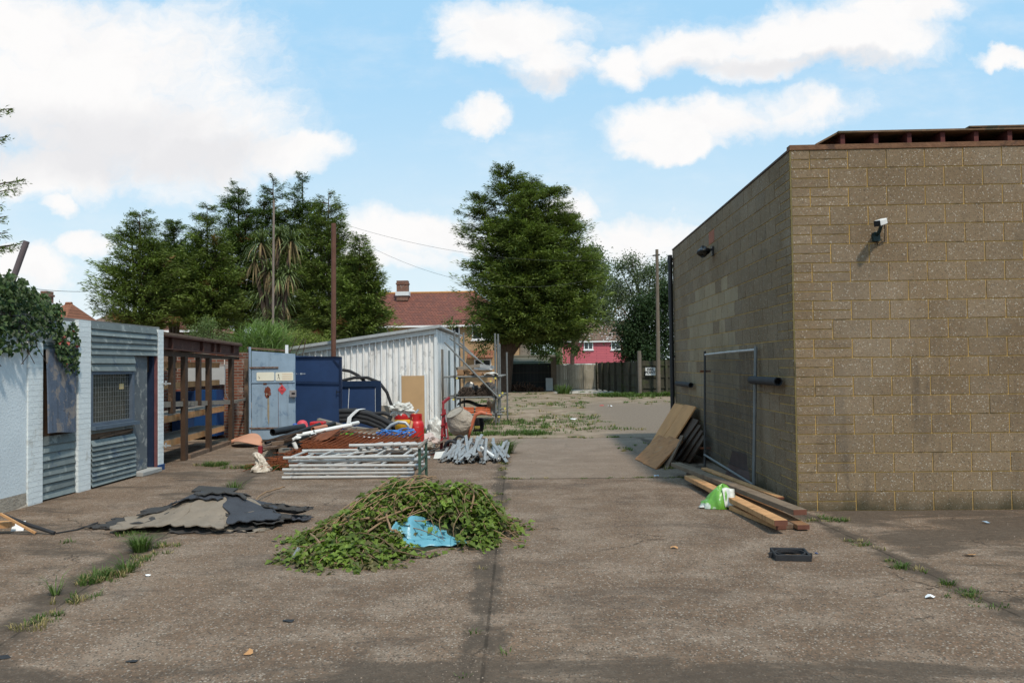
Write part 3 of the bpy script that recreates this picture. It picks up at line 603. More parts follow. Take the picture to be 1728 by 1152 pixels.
s = MB(); f_ = [(0, .035), (.014, .07), (.01, .095), (.0, .115-.03), (-.012, .098), (-.02, .06)]; s.add([(ct.x+a*1.3, yf-.0065, ct.z-.01+c*.8) for a, c in f_], [tuple(range(6))]); s.box((ct.x-.05, yf-.0065, ct.z-.03), (ct.x+.05, yf-.005, ct.z-.022)); s.box((ct.x-.035, yf-.0065, ct.z-.055), (ct.x+.035, yf-.005, ct.z-.047)); s.build('flame_symbol', mat('label_print', (.16, .02, .03), .7), hz)
for (py) in (619, 721):
    s = MB(); a, c = onD(424, py), onD(470, py+2); s.box((a.x-.04, yf-.02, c.z), (c.x, yf-.002, a.z)); s.build('hinge_strap', M_['oldwood'] if 0 else mat('rusty_strap', (.20, .15, .12), .8, .5, 20, stain=[((.14, .05, .025), .9, 12, .5)]), D1)
s = MB(); s.box((d1a.x, yf-.015, onD(430, 646).z), (d1c.x, yf-.002, onD(430, 644.5).z)); s.build('door_rail', M_['bluelight'], D1)
def patch(px, py, rx, rz, name, mt, seed, par, y=None):
    c = onD(px, py); rr = random.Random(seed); n = 22; s = MB(); yy = (y if y is not None else yf)-.0035
    s.face([(c.x+rx*cos(2*pi*k/n)*rr.uniform(.65, 1.1), yy, c.z+rz*sin(2*pi*k/n)*rr.uniform(.7, 1.1)) for k in range(n)]); return s.build(name, mt, par)
patch(452, 661, .09, .15, 'rust_patch', mat('rust_patch', (.17, .045, .025), .9, .5, 14, stain=[((.42, .40, .33), .8, 13, .58)]), 3, D1)
patch(453, 690, .028, .42, 'rust_run', mat('rust_run', (.30, .25, .17), .9, .3, 14), 4, D1)
patch(447, 647, .06, .03, 'rust_patch', M_['rust'], 8, D1); patch(474, 647, .05, .02, 'rust_patch', M_['rust'], 9, D1)
s = MB(); a = onD(490, 658); s.box((a.x, yf-.09, a.z-.17), (a.x+.15, yf-.002, a.z)); s.build('lock_box', mat('lock_box_paint', (.27, .24, .23), .7, .3, 9), D1, bevel=.006)
s = MB(); s.box((a.x+.06, yf-.097, a.z-.10), (a.x+.14, yf-.091, a.z-.06)); s.build('lock', M_['black'], D1)
s = MB(); s.box((a.x-.30, yf-.006, .3), (a.x-.295, yf-.001, a.z+.05)); s.build('seam', M_['rust'], D1)
s = MB(); s.tube([(d1a.x-.045, 20.33, 0), (d1a.x-.045, 20.33, d1a.z+.1)], .03, 10); s.build('door_post', M_['bluelight'], D1)
s = MB(); s.bar(AY(419, 587, 20.6), AY(489, 592, 20.6), .2, .05); s.bar(AY(419, 592, 20.62), AY(486, 597, 20.62), .1, .06); s.build('fascia_timber', M_['oldwood'], st)
s = MB(); p = AY(484, 582, 20.5); s.box((p.x-.03, 20.46, p.z-.22), (p.x+.04, 20.5, p.z)); s.build('white_trim', M_['upvc'], st)
D2, a, c = door_panel('steel_door', 'dark navy steel door standing between the pale blue door and the small blue panel', 497, 577, 600, 602, 21.6, M_['bluedark'])
yf2 = 21.57
s = MB(); s.box((a.x, yf2-.05, a.z-.035), (c.x, yf2, c.z+.005)); s.box((c.x-.05, yf2-.06, .03), (c.x, yf2-.001, c.z-.04)); zz = AY(540, 646, yf2).z; s.slab([(a.x, yf2-.04, zz+.03), (c.x-.06, yf2-.04, zz-.005), (c.x-.06, yf2-.04, zz+.015), (a.x, yf2-.04, zz+.05)], .03)
s.bar((c.x-.22, yf2-.02, c.z-.05), (c.x-.05, yf2-.02, c.z-.26), .02, .03); s.build('door_frame', mat('navy_frame_dark', (.008, .018, .05), .5, .3), D2)
s = MB(); p = AY(571, 661, yf2); s.box((p.x-.03, yf2-.06, p.z-.01), (p.x+.07, yf2-.05, p.z+.01)); s.box((p.x-.04, yf2-.06, p.z-.05), (p.x-.02, yf2-.05, p.z+.05)); s.build('latch', M_['black'], D2)
s = MB(); rr = random.Random(5)
p = AY(506.5, 630.5, yf2)
for k, (dx, w, h) in enumerate(((-.10, .012, .03), (-.06, .006, .03), (.0, .022, .045), (.03, .022, .045), (.062, .012, .03), (.082, .008, .03), (.10, .014, .03), (.122, .012, .03))): s.box((p.x+dx, yf2-.004, p.z-h/2), (p.x+dx+w, yf2-.001, p.z+h/2))
s.build('stencil_mark', mat('white_stencil', (.35, .38, .42), .7), D2)
D3, a, c = door_panel('blue_panel', 'small navy blue panel with thin white lines leaning on the corrugated shed', 577, 643, 643, 644, 23.1, M_['bluedark'])  # loose leaning panel made with the door helper, not a door
D3['category'] = 'panel'; yf3 = 23.07
s = MB(); s.box((a.x, yf3-.04, a.z-.16), (c.x, yf3-.001, a.z)); s.box((c.x-.14, yf3-.04, .03), (c.x, yf3-.001, a.z-.165)); s.build('panel_frame', mat('navy_panel_edge', (.006, .02, .055), .6, .3), D3)
for px in (589, 633): s = MB(); p = AY(px, 655, yf3); s.slab([(p.x, yf3-.006, p.z), (p.x-.04*(px < 600), yf3-.006, .5), (p.x-.04*(px < 600)+.012, yf3-.006, .5), (p.x+.012, yf3-.006, p.z)], .004); s.build('white_line', M_['upvc'], D3)
# ================================================================== CORRUGATED SHED
SY, SX, SXL, SYB = 24.3, -2.95, -7.45, 31.5
zL, zR = 2.33, 2.93
shed = T('corrugated_shed', 'white painted corrugated metal shed with a slanting roof and a brown boarded doorway', 'shed', (SX, SY, 0))
wcor = mat('white_painted_sheet', (.78, .77, .75), .6, .10, 2.2, 6, .15, 40, streak=.45, stain=[((.40, .40, .39), .6, 3.5, .55), ((.14, .13, .12), .85, 12, .66)])
def zt_(x): return zL+(zR-zL)*(x-SXL)/(SX-SXL)
s = MB(); x = SXL; prof = []
while x < SX-.05: prof += [(x, 0), (x+.045, -.085), (x+.07, -.085), (x+.10, 0)]; x += .178
prof.append((SX-.02, 0))
for (xa, ya), (xb, yb) in zip(prof[:-1], prof[1:]):
    t = R(-.05, .05)
    s.face([(xa, SY+ya, 0), (xb, SY+yb, 0), (xb, SY+yb, zt_(xb)-.1), (xa, SY+ya, zt_(xa)-.1)], tone=t)
s.build('corrugated_wall', wcor, shed)
s = MB(); s.slab([(SXL-.2, SY-.105, zt_(SXL-.2)-.20), (SX, SY-.105, zR-.20), (SX, SY-.105, zR-.04), (SXL-.2, SY-.105, zt_(SXL-.2)-.04)], .03); s.build('fascia_board', M_['whitepaint'], shed)
s = MB(); s.slab([(SXL-.25, SY-.20, zt_(SXL-.25)), (SX+.14, SY-.20, zt_(SX+.14)), (SX+.14, SYB, zt_(SX+.14)-.02), (SXL-.25, SYB, zt_(SXL-.25)-.02)], .05); s.slab([(SXL-.25, SY-.235, zt_(SXL-.25)-.05), (SX+.14, SY-.235, zt_(SX+.14)-.05), (SX+.14, SY-.235, zt_(SX+.14)+.035), (SXL-.25, SY-.235, zt_(SXL-.25)+.035)], .03); s.build('roof', mat('grey_roof_sheet', (.36, .37, .37), .7, .25, 4, stain=[((.13, .10, .08), .6, 6, .6)]), shed)
s = MB(); y = SY+.0
while y < SYB: s.box((SX-.03, y+.004, 0), (SX+R(.0, .012), y+.19, zR-.06), tone=R(-.1, .08)); y += .195
s.build('side_boarding', M_['whitepaint'], shed)
s = MB(); s.box((SX-.04, SY-.088, 0), (SX+.03, SY+.0, zR-.21)); s.build('corner_post', M_['whitepaint'], shed)
for k in range(3):
    s = MB(); y = SY+1.2+k*2; s.box((SX+.014, y, .2), (SX+.03, y+.5, 2.3)); s.build('side_panel', M_['cladding'] if k else M_['greywood'], shed)
a, c = AY(678, 634, SY-.06), AY(717, 706, SY-.06); s = MB(); s.box((a.x, SY-.13, .05), (c.x, SY-.09, a.z)); s.build('door_board', M_['board'], shed)
s = MB(); s.box((a.x-.06, SY-.12, 0), (a.x-.003, SY-.036, a.z+.05)); s.box((c.x+.003, SY-.12, 0), (c.x+.06, SY-.036, a.z+.05)); s.build('door_frame', M_['whitepaint'], shed)
a, c = AY(643, 684, SY-.1), AY(671, 706, SY-.1); s = MB(); s.box((a.x, SY-.25, 0), (c.x, SY-.04, a.z)); s.build('plinth', M_['concrete'], shed)
s = MB(); s.box((SXL+.01, SYB-.05, 0), (SX-.05, SYB, zL)); s.box((SXL, SY+.02, 0), (SXL+.04, SYB-.06, zL-.06)); s.build('back_wall', M_['greywood'], shed)
# thin posts standing above the roofs
def post(name, label, px0, py0, px1, py1, Y, r, mt, cat='post'):
    a, c = AY(px0, py0, Y), AY(px1, py1, Y); c = V((c.x+(c.x-a.x)*0, Y, 0)) if True else c
    s = MB(); s.tube([c, c.lerp(a, .5), a], r, 10); o = s.build(name, mt); tag(o, label, cat); return o
post('antenna_mast', 'thin rusty mast rising in front of the palm above the timber store', 462, 338, 459, 580, 25, .032, mat('rusty_mast', (.22, .17, .14), .8, .4, 3), 'mast')
post('steel_pole', 'rust brown pole rising between the timber store and the corrugated shed', 563, 377, 562, 600, 23.6, .07, mat('rust_pole', (.13, .06, .04), .8, .3, 6), 'pole')

# ================================================================== SCAFFOLD RACK
RX0, RY0, RY1 = AY(768, 650, 24.9).x, 24.9, 28.0
RX1 = AY(837, 700, 24.9).x
rk = T('scaffold_rack', 'scaffold tube storage rack against the white shed with long diagonal braces', 'rack', ((RX0+RX1)/2, RY0, 0))
gv = M_['dullgalv'] = mat('dull_galvanised', (.19, .195, .19), .6, .3, 9, metal=.4)
def tb(p, q_, name='tube', r=.028, m=gv, par=rk, hollow=False):
    s = MB(); s.tube([p, q_], r, 10, hollow=hollow); return s.build(name, m, par, smooth=False)
hs = {(0, 0): 2.86, (1, 0): 2.74, (0, 1): 2.8, (1, 1): 2.6, (0, 2): 2.9, (1, 2): 2.5}
for (i, j), h in hs.items():
    y = RY0+j*(RY1-RY0)/2; x = (RX0, RX1)[i]; tb((x, y, 0), (x, y, h), 'post')
tb((RX1+.09, RY0+.02, 0), (RX1+.09, RY0+.02, 2.72), 'post'); tb((RX1+.28, RY0+1.8, 0), (RX1+.28, RY0+1.8, 2.2), 'post'); tb((RX0+.2, RY0+.8, 1.5), (RX0+.2, RY0+.8, 2.6), 'post')
for z in (1.45, .83, .32):
    for j in range(3): y = RY0+j*(RY1-RY0)/2; tb((RX0-.35, y-.045, z), (RX1+.2, y-.045, z), 'ledger')
    for x in (RX0+.048, RX1-.048): tb((x, RY0-.15, z-.05), (x, RY1+.1, z-.05), 'transom')
d0, d1 = AY(750, 577, RY0-.12), AY(842, 672, RY0-.12); tb(d0, d1, 'brace')
d0, d1 = AY(759, 570, RY0+1.4), AY(822, 619, RY0+1.4); tb(d0, d1, 'brace')
d0, d1 = AY(775, 577, RY0+1.9), AY(806, 606, RY0+1.9); tb(d0, d1, 'brace')
for (px, py) in ((771, 638), (836, 638), (828, 643), (765, 674), (848, 663), (843, 667), (842, 703), (852, 689)):
    p = AY(px, py, RY0-.17); s = MB(); s.tube([p, p+V((0, .05, 0))], .03, 10); s.build('end_cap', M_['yellowcap'], rk)
for (x, z) in ((RX0, 1.45), (RX1, 1.45), (RX0, .83), (RX1, .83), (RX1, .32)):
    s = MB(); s.box((x-.04, RY0-.075, z-.045), (x+.04, RY0+.03, z+.045)); s.build('coupler', M_['darksteel'], rk, bevel=.01)
# tubes stored lengthwise
tubem = mat('used_scaffold_tube', (.20, .15, .12), .7, .4, 9, metal=.4)
s = MB(); s.tube([(0, 0, 0), (0, 2.9, 0)], .024, 8, hollow=True)
st0 = s.build('steel_tube', tubem, origin=(0, 0, 0)); tag(st0, 'one of the rusty scaffold tubes stacked on the middle shelf of the rack', 'tube', 'scaffold tubes on the rack')
slots = []
for (xa, xb, rows) in ((RX0+.10, RX0+.58, 6), (RX0+.66, RX1-.08, 8)):
    for r_i in range(rows):
        x = xa+(.026 if r_i % 2 else 0)+(r_i*.018 if r_i > 3 else 0)
        while x < xb-(r_i*.018 if r_i > 3 else 0): slots.append((x, .885+r_i*.046)); x += .052
for k, (x, z) in enumerate(slots):
    o = st0 if k == 0 else st0.copy()
    if k: COL.objects.link(o)
    o.location = (x, RY0-.1+R(0, .12), z)
# supports + bits on the shelves
sb = mat('scaffold_board', (.33, .19, .10), .8, .35, 6, 5, .2, 50, stain=[((.12, .07, .04), .6, 6, .55)])
s = MB(); s.box((0, 0, 0), (.2, 2.6, .042)); bd0 = s.build('scaffold_board', sb, origin=(0, 0, 0)); tag(bd0, 'one of the short brown boards stacked on the top shelf of the rack', 'board', 'boards on the rack')
bl = [(RX0+.06, 0), (RX0+.28, 0), (RX0+.07, 1), (RX0+.30, 1), (RX0+.06, 2), (RX0+.29, 2), (RX0+.60, 0), (RX0+.61, 1), (RX0+.82, 0), (RX0+.05, 3), (RX0+.85, 1), (RX0+.27, 3)]
for k, (x, l) in enumerate(bl):
    o = bd0 if k == 0 else bd0.copy()
    if k: COL.objects.link(o)
    o.location = (x, RY0-.08+R(0, .1), 1.478+l*.046); o.rotation_euler = (0, 0, R(-.02, .02))
s = MB(); p, q_ = AY(771, 622, RY0+.2), AY(812, 616, RY0+.6); s.bar(p, q_, .12, .09); tag(s.build('timber_beam', M_['greywood']), 'weathered yellowish beam lying across the top of the stacked boards', 'beam')
s = MB(); p, q_ = AY(810, 617, RY0+.3), AY(834, 620, RY0+.3); s.bar(p, q_, .1, .1); tag(s.build('metal_beam', M_['galv']), 'grey metal beam lying right of the yellowish beam on top of the rack', 'beam')
s = MB(); s.tube([(0, 0, 0), (.45, 0, 0)], .022, 10, hollow=True); op = s.build('orange_pipe', M_['orange'], origin=(0, 0, 0)); tag(op, 'one of the short orange pipes stacked on the bottom shelf of the rack', 'pipe', 'orange pipes on the rack')
k = 0
for col in range(2):
    for row in range(4):
        o = op if k == 0 else op.copy()
        if k: COL.objects.link(o)
        o.location = (RX0+.10+col*.5, RY0+.05+.02*row, .36+row*.05); k += 1
s = MB(); s.grid(lambda u, v: (RX0+.02+1.0*u, RY0+.3+.5*v, .60+.08*sin(6*u)+.05*v), 8, 3, th=.03); tag(s.build('folded_tarpaulin', M_['darksteel']), 'dark folded sheet lying under the middle shelf of the rack', 'tarpaulin')
s = MB(); s.grid(lambda u, v: (AY(822, 690, RY0+.1).x+.28*u, RY0+.05+.1*sin(5*v), .33+.42*v+.05*sin(8*u)), 6, 6, th=.01); tag(s.build('grey_sheet', M_['greywood']), 'crumpled grey sheet tucked in the right end of the rack', 'sheet')
s = MB(); p = AY(823, 628, RY0-.05); s.grid(lambda u, v: (p.x-.1+.42*u, RY0-.15+.3*v, 1.50+.06*sin(3.1*u)+.03*sin(9*u+5*v)), 10, 5, th=.02); tag(s.build('white_sheeting', M_['plastic_white']), 'crumpled white sheeting sticking out of the right end of the top shelf', 'sheet')
p = AY(793, 652, RY0+.5); s = MB(); s.lathe([(.13, 0), (.15, .02), (.15, .06), (.11, .08), (.05, .08)], p, 18, M=Matrix.Rotation(radians(90), 3, 'X')); tag(s.build('steel_reel', M_['galv']), 'round grey steel reel resting on the left pile of tubes', 'reel')
p = AY(845, 705, 28.5)
# ================================================================== YARD JUNK
def single(s, name, mt, label, cat, group=None, **k):
    return tag(s.build(name, mt, **k), label, cat, group)
# hoses arched on the shed
s = MB(); pts = [AY(px, py, SY-.45) for px, py in ((578, 642), (598, 637), (620, 637), (640, 645), (653, 662), (660, 682), (662, 700), (656, 712))]; pts[-1].z = max(.25, pts[-1].z); s.tube(pts, .045, 12); single(s, 'black_hose', M_['blackdull'], 'thick black hose arching in front of the small blue panel down to the pile', 'hose')
s = MB(); pts = [AY(px, py, SY-.35) for px, py in ((578, 624), (590, 626), (604, 633), (614, 642), (622, 655))]; s.tube(pts, .045, 12); single(s, 'black_hose', M_['blackdull'], 'shorter black hose curving above and behind the arched one at the panel', 'hose')
# coil of black pipe with white strap
t = T('pipe_bundle', 'bundle of thick black flexible pipes held by a white strap', 'pipe bundle', AY(620, 740, 20.6)*1.0)
for k in range(12):
    r_i, c_i = divmod(k, 4); s = MB(); off = V((0, c_i*.11-.1, 0)); dz = (r_i*.105)
    p = [AY(px, py, 20.4)+off+V((0, 0, dz-.07+R(-.015, .015))) for px, py in ((577+R(-3, 5), 707), (600, 706), (622, 711), (645, 720), (668+R(-8, 4), 733))]
    s.tube([z_+V((0, 0, .05)) for z_ in p], .06, 10, hollow=True); s.build('pipe', M_['blackdull'], t)
s = MB(); s.tube([AY(px, py, 20.3)+V((0, .15, .1)) for px, py in ((622, 706), (645, 704), (660, 709), (655, 718), (640, 716))], .05, 10); s.build('pipe', M_['blackdull'], t)
s = MB(); sp = [AY(px, py, 20.18) for px, py in ((604, 691), (597, 697), (590, 704), (588, 716))]
for a, c in zip(sp[:-1], sp[1:]): s.slab([a+V((-.05, 0, 0)), c+V((-.05, 0, 0)), c+V((.05, 0, 0)), a+V((.05, 0, 0))], .012)
s.slab([sp[0]+V((-.05, 0, 0)), sp[0]+V((.05, 0, 0)), sp[0]+V((.1, .4, .0)), sp[0]+V((0, .4, .0))], .012); s.build('strap', M_['upvc'], t)
# pallets and grey planks under the coil
k = 0
for (a, c, Y0, lab) in (((537, 708), (600, 724), 19.2, 'long pale grey plank leading up to the black pipe bundle'), ((560, 727), (655, 738), 19.3, 'grey plank under the black pipe bundle, nearest the green lid'), ((570, 734), (668, 745), 19.0, 'grey plank lying lowest under the black pipe bundle'), ((600, 722), (662, 731), 19.8, 'grey plank directly beneath the black pipe bundle')):
    s = MB(); s.bar(AY(*a, Y0), AY(*c, Y0), .22, .07); single(s, 'plank', M_['greywood'], lab, 'plank')
s = MB()
for i in range(5): s.box((-6.0+.02, 18.6+i*.32, .14), (-3.2, 18.82+i*.32, .165))
for x in (-5.9, -4.6, -3.35): s.box((x, 18.6, .0), (x+.12, 20.1, .135))
single(s, 'pallet', M_['greywood'], 'low grey pallet buried under the rubbish pile by the navy door', 'pallet')
def stack(x0, y0, x1, y1, z, n, seed):                # loose offcuts that carry the pile
    rr = random.Random(seed)
    for i in range(n):
        s = MB(); xa, ya = rr.uniform(x0, x1), rr.uniform(y0, y1); an = rr.uniform(-.5, .5); ln = rr.uniform(.6, 1.3)
        s.bar((xa-ln/2*cos(an), ya-ln/2*sin(an), z*rr.uniform(.15, .9)+.03), (xa+ln/2*cos(an), ya+ln/2*sin(an), z*rr.uniform(.15, .9)+.03), rr.uniform(.08, .16), rr.uniform(.03, .07))
        single(s, 'timber_offcut', M_['darkwood'] if i % 3 else M_['oldwood'], 'one of the dark timber offcuts packed under the rubbish pile', 'offcut', 'offcuts in the rubbish pile')
stack(-5.3, 16.0, -3.3, 18.4, .42, 18, 3)
# black pipes / gutters
bp_l = [((460, 729), (512, 720), 16.8, .075, 'black'), ((470, 742), (540, 716), 16.6, .05, 'black'), ((482, 739), (565, 714), 16.9, .05, 'black'), ((468, 752), (520, 735), 16.3, .045, 'black'), ((500, 752), (560, 730), 16.2, .04, 'black'), ((448, 747), (500, 728), 16.4, .035, 'blackdull'), ((445, 755), (490, 740), 16.1, .03, 'blackdull'), ((505, 746), (570, 728), 16.3, .045, 'blackdull'), ((455, 760), (500, 748), 15.8, .04, 'blackdull')]
for k, (a, c, Y0, r_, mt) in enumerate(bp_l):
    s = MB(); p, q_ = AY(*a, Y0), AY(*c, Y0+.9); s.tube([p, p.lerp(q_, .5), q_], r_, 14, hollow=True)
    single(s, 'black_pipe', M_[mt], 'fattest black pipe with an open end on the left of the rubbish pile' if k == 0 else 'one of the thinner black pipes piled left of the white pipes', 'pipe', None if k == 0 else 'black pipes in the rubbish pile', smooth=False)
for (a, c, Y0, r_, lab) in (((500, 735), (585, 718), 16.3, .042, 'longest white pipe lying on top of the black pipes'), ((530, 729), (592, 717), 16.2, .04, 'white pipe half hidden behind the rusty plate'), ((523, 734), (545, 729), 16.0, .035, 'short white pipe end below the longest white pipe'), ((605, 741), (676, 747), 17.6, .075, 'fat white pipe lying behind the rusty mesh'), ((590, 716), (604, 713), 17, .04, 'little white pipe end at the top right of the rusty plate')):
    s = MB(); p, q_ = AY(*a, Y0), AY(*c, Y0+.6); s.tube([p, p.lerp(q_, .5), q_], r_, 14, hollow=True); single(s, 'white_pipe', M_['pvc'], lab, 'pipe')
s = MB(); s.tube([AY(px, py, 15.95) for px, py in ((508, 740), (500, 738.5), (496, 741), (496, 747), (499, 754), (501, 761))], .042, 14, hollow=True); single(s, 'pipe_elbow', M_['pvc'], 'white angled pipe pointing down at the front of the pile', 'pipe')
s = MB(); p, q_ = AY(528, 724, 16.6), AY(550, 719.5, 17); s.tube([p, q_], .05, 12, hollow=True); single(s, 'clay_pipe', M_['terracotta'], 'short terracotta pipe behind the longest white pipe', 'pipe')
s = MB(); s.slab([AY(517, 747, 15.2), AY(552, 741, 15.3), AY(579, 721, 15.9), AY(540, 732, 15.7)], .008); single(s, 'rusty_plate', M_['rust'], 'bent rusty steel plate pointing up over the mesh', 'plate')
rr = random.Random(41)
for k in range(22):
    a_ = (rr.uniform(440, 500), rr.uniform(742, 766)); d_ = rr.uniform(.5, 1.1); Y0 = rr.uniform(15.3, 16.4); p = AY(*a_, Y0); p.z = max(.03, p.z); an = rr.uniform(-.1, .9); q_ = p+V((cos(an)*d_, sin(an)*d_, rr.uniform(.0, .22)))
    s = MB(); s.bar(p, q_, rr.uniform(.03, .09), rr.uniform(.012, .03)); single(s, 'plastic_strip', M_['black'] if k % 3 else M_['darkwood'], 'one of the dark plastic and timber strips jumbled at the left end of the pile', 'strip', 'dark strips in the rubbish pile')
# rusty reinforcing mesh: stacked sheets
for k in range(7):
    s = MB(); z = .06+k*.042; x0, x1, y0, y1 = -4.25+R(-.05, .05), -2.35+R(-.05, .05), 14.6+k*.03, 16.9
    rise = lambda x: .14*max(0, (x1-.9-x))/1.2
    tl = k*.02
    yy = y0
    while yy < y1: s.tube([(x0, yy, z+rise(x0)+R(0, .02)), ((x0+x1)/2, yy, z+rise((x0+x1)/2)), (x1, yy+.04+k*.02, z-.0)], .0075, 5, cap=False, tone=R(-.3, .3)); yy += .095
    xx = x0
    while xx < x1: s.tube([(xx, y0, z+.01+rise(xx)), (xx+.1, y1, z+.01+rise(xx)+tl)], .0075, 5, cap=False, tone=R(-.3, .3)); xx += .095
    single(s, 'rusty_mesh_sheet', mat('rusty_bar', (.19, .055, .02), .9, .5, 14) if k == 0 else bpy.data.materials['rusty_bar'], 'one of the rusty steel mesh sheets stacked behind the aluminium frames', 'mesh', 'rusty mesh sheets')
s = MB(); rr = random.Random(11)
for i in range(230):
    c = V((rr.uniform(-4.9, -3.7), rr.uniform(14.2, 15.4), rr.uniform(.02, .30))); c.z *= max(.25, 1-abs(c.x+4.3)/.75)
    d = V((rr.uniform(-1, 1), rr.uniform(-1, 1), rr.uniform(-.25, .25))).normalized()*rr.uniform(.12, .3); m_ = c+V((rr.uniform(-.04, .04), rr.uniform(-.04, .04), rr.uniform(0, .06)))
    e = c+d; e.z = max(.012, e.z); f2 = c-d; f2.z = max(.012, f2.z); s.tube([f2, m_, e], .0055, 5, cap=False, tone=rr.uniform(-.3, .4))
tag(s.build('rusty_wire_tangle', bpy.data.materials['rusty_bar']), 'tangled heap of rusty wire left of the aluminium frames', 'wire')
# helmet, ball, box, lid, curved board, blocks
s = MB(); p = AY(510, 720, 18.2); s.lathe([(.155, 0), (.15, .03), (.125, .05), (.12, .10), (.09, .15), (.04, .178), (.0, .18)], p-V((0, 0, .03)), 18); single(s, 'hard_hat', mat('pink_red_plastic', (.60, .07, .085), .5, .15), 'pinkish red hard hat on top of the pile in front of the navy door', 'helmet', smooth=True)
s = MB(); p = AY(498, 719, 18.0); s.lathe([(0.001, -.07), (.045, -.055), (.07, -.0), (.045, .055), (0.001, .07)], p, 14); single(s, 'blue_ball', mat('blue_plastic', (.04, .10, .35), .5), 'small blue ball beside the pinkish red hard hat', 'ball', smooth=True)
t = T('red_box', 'flat bright red box right of the red hard hat', 'box', AY(534, 718, 18.4)); a, c = AY(522, 718, 18.4), AY(545, 711.5, 18.4); s = MB(); s.box((a.x, 18.4, a.z-.03), (c.x, 18.7, c.z)); s.build('box_body', M_['red'], t, bevel=.02); s = MB(); s.box((a.x+.17, 18.39, a.z+.0), (a.x+.23, 18.398, a.z+.04)); s.build('latch', M_['galv'], t)
s = MB(); p = AY(585, 735, 17.8); s.lathe([(.14, 0), (.15, .08), (.155, .085), (.14, .085), (.13, .02)], p-V((0, 0, .04)), 20); single(s, 'green_lid', mat('bright_green_plastic', (.10, .48, .03), .45, .1), 'bright green round lid behind the rusty mesh', 'tub')  # a green lid, modelled as a shallow tub
sm_ = mat('salmon_board', (.52, .26, .16), .75, .15, 3)
a, c = G(385, 752), G(437, 755); s = MB(); s.grid(lambda u, v: (a.x+(c.x-a.x)*u, a.y+.2-.5*u+1.1*(v-.5)*(1-abs(2*u-1)**2.2)*.9, .02+.13*sin(pi*min(1, max(0, u)))+.10*v), 14, 6, th=.012); single(s, 'curved_board', sm_, 'warped salmon coloured board lying in front of the pale blue door', 'board')
s = MB(); p = G(458, 778); s.box((p.x-.25, p.y, .0), (p.x+.05, p.y+.3, .25), rot=Matrix.Rotation(.2, 3, 'Z')); single(s, 'concrete_block', M_['concrete'], 'grey concrete block under the boards at the left end of the pile', 'block', bevel=.01)
s = MB(); p = G(440, 765); s.bar(AY(436, 756, 15.3), AY(478, 753, 15.9), .2, .04); single(s, 'board_scrap', M_['oldwood'], 'brown board scrap laid over the grey concrete block', 'board')
s = MB(); a = AY(470, 757, 15.4); s.box((a.x-.0, 15.4, a.z-.09), (a.x+.22, 15.6, a.z)); single(s, 'block', M_['greywood'], 'small grey block below the black pipes', 'block')
s = MB(); a = AY(436, 756, 15.1); s.box((a.x-.02, 15.1, a.z-.1), (a.x+.05, 15.25, a.z+.03), rot=Matrix.Rotation(.2, 3, 'Z')); single(s, 'red_scrap', M_['redoxide'], 'dull red scrap piece above the pale plastic bag', 'scrap')
s = MB(); p = G(441, 797)
def bagf(u, v):
    a_ = 2*pi*u; r_ = .17*(1-v)**.55*(1-.35*sin(pi*v)**2)+.012; r_ *= 1+.45*NZ.noise(V((cos(a_)*1.4, sin(a_)*1.4, v*2.5)))+.3*NZ.noise(V((cos(a_)*4, sin(a_)*4, v*6+3)))
    return (p.x-.02+r_*cos(a_)-.07*v+.03*sin(5*v), p.y+.1+r_*.8*sin(a_), .33*v+.01)
s.grid(bagf, 32, 14); single(s, 'plastic_bag', mat('dirty_clear_plastic', (.50, .42, .33), .35, .25, 8, bump=.4, bsc=25, spec=.5), 'crumpled dirty translucent bag standing on grass left of the rusty wire', 'bag')
# aluminium frames
def frame_proto():
    t = T('ladder_frame', 'aluminium scaffold tower frame', 'frame', (0, 0, 0), 'flat aluminium frames in a stack')
    for y in (0, 1.1): s = MB(); s.tube([(0, y, 0), (2.05, y, 0)], .025, 10, hollow=True); s.build('stile', M_['alu'], t)
    for x in (.1, .55, 1.0, 1.45, 1.9): s = MB(); s.tube([(x, .025, 0), (x, 1.075, 0)], .02, 8); s.build('rung', M_['alu'], t)
    for y in (0, 1.1):
        s = MB(); s.tube([(2.0, y, 0), (2.09, y, 0)], .03, 10); s.build('collar', M_['galv'], t)
    s = MB(); s.tube([(.55, .0, .002), (1.45, 1.1, .002)], .014, 8); s.build('diagonal', M_['alu'], t)
    return t
f0 = frame_proto()
labs = ['bottom', 'second from the bottom', 'third from the bottom', 'fourth from the bottom', 'second from the top', 'topmost']
for k in range(6):
    o = f0 if k == 0 else copy_tree(f0)
    o.location = (-4.05+R(-.06, .1)+.012*k, 13.05+R(-.03, .1)+.02*k, .03+k*.062); o.rotation_euler = (0, R(-.006, .006), R(-.02, .02))
    o['label'] = 'grey aluminium frame lying flat, '+labs[k]+' of its stack'
for k in range(7):
    s = MB(); xa = -3.05+k*.14; s.tube([(xa, 14.1, .38+R(0, .04)), (xa+R(.1, .3), 15.3, .36)], .026, 10, hollow=True); single(s, 'short_tube', M_['alu'], 'one of the pale tubes laid end-on behind the aluminium frames', 'tube', 'pale tubes before the gas bottle')
s = MB(); s.tube([(-3.2, 14.05, .44), (-2.05, 14.1, .45)], .028, 10, hollow=True); single(s, 'cross_tube', M_['alu'], 'pale tube lying across the ends of the short tubes', 'tube')
s = MB(); s.box((-3.2, 14.2, 0), (-2.1, 15.2, .3)); single(s, 'timber_crate', M_['oldwood'], 'low crate carrying the pale short tubes', 'crate')
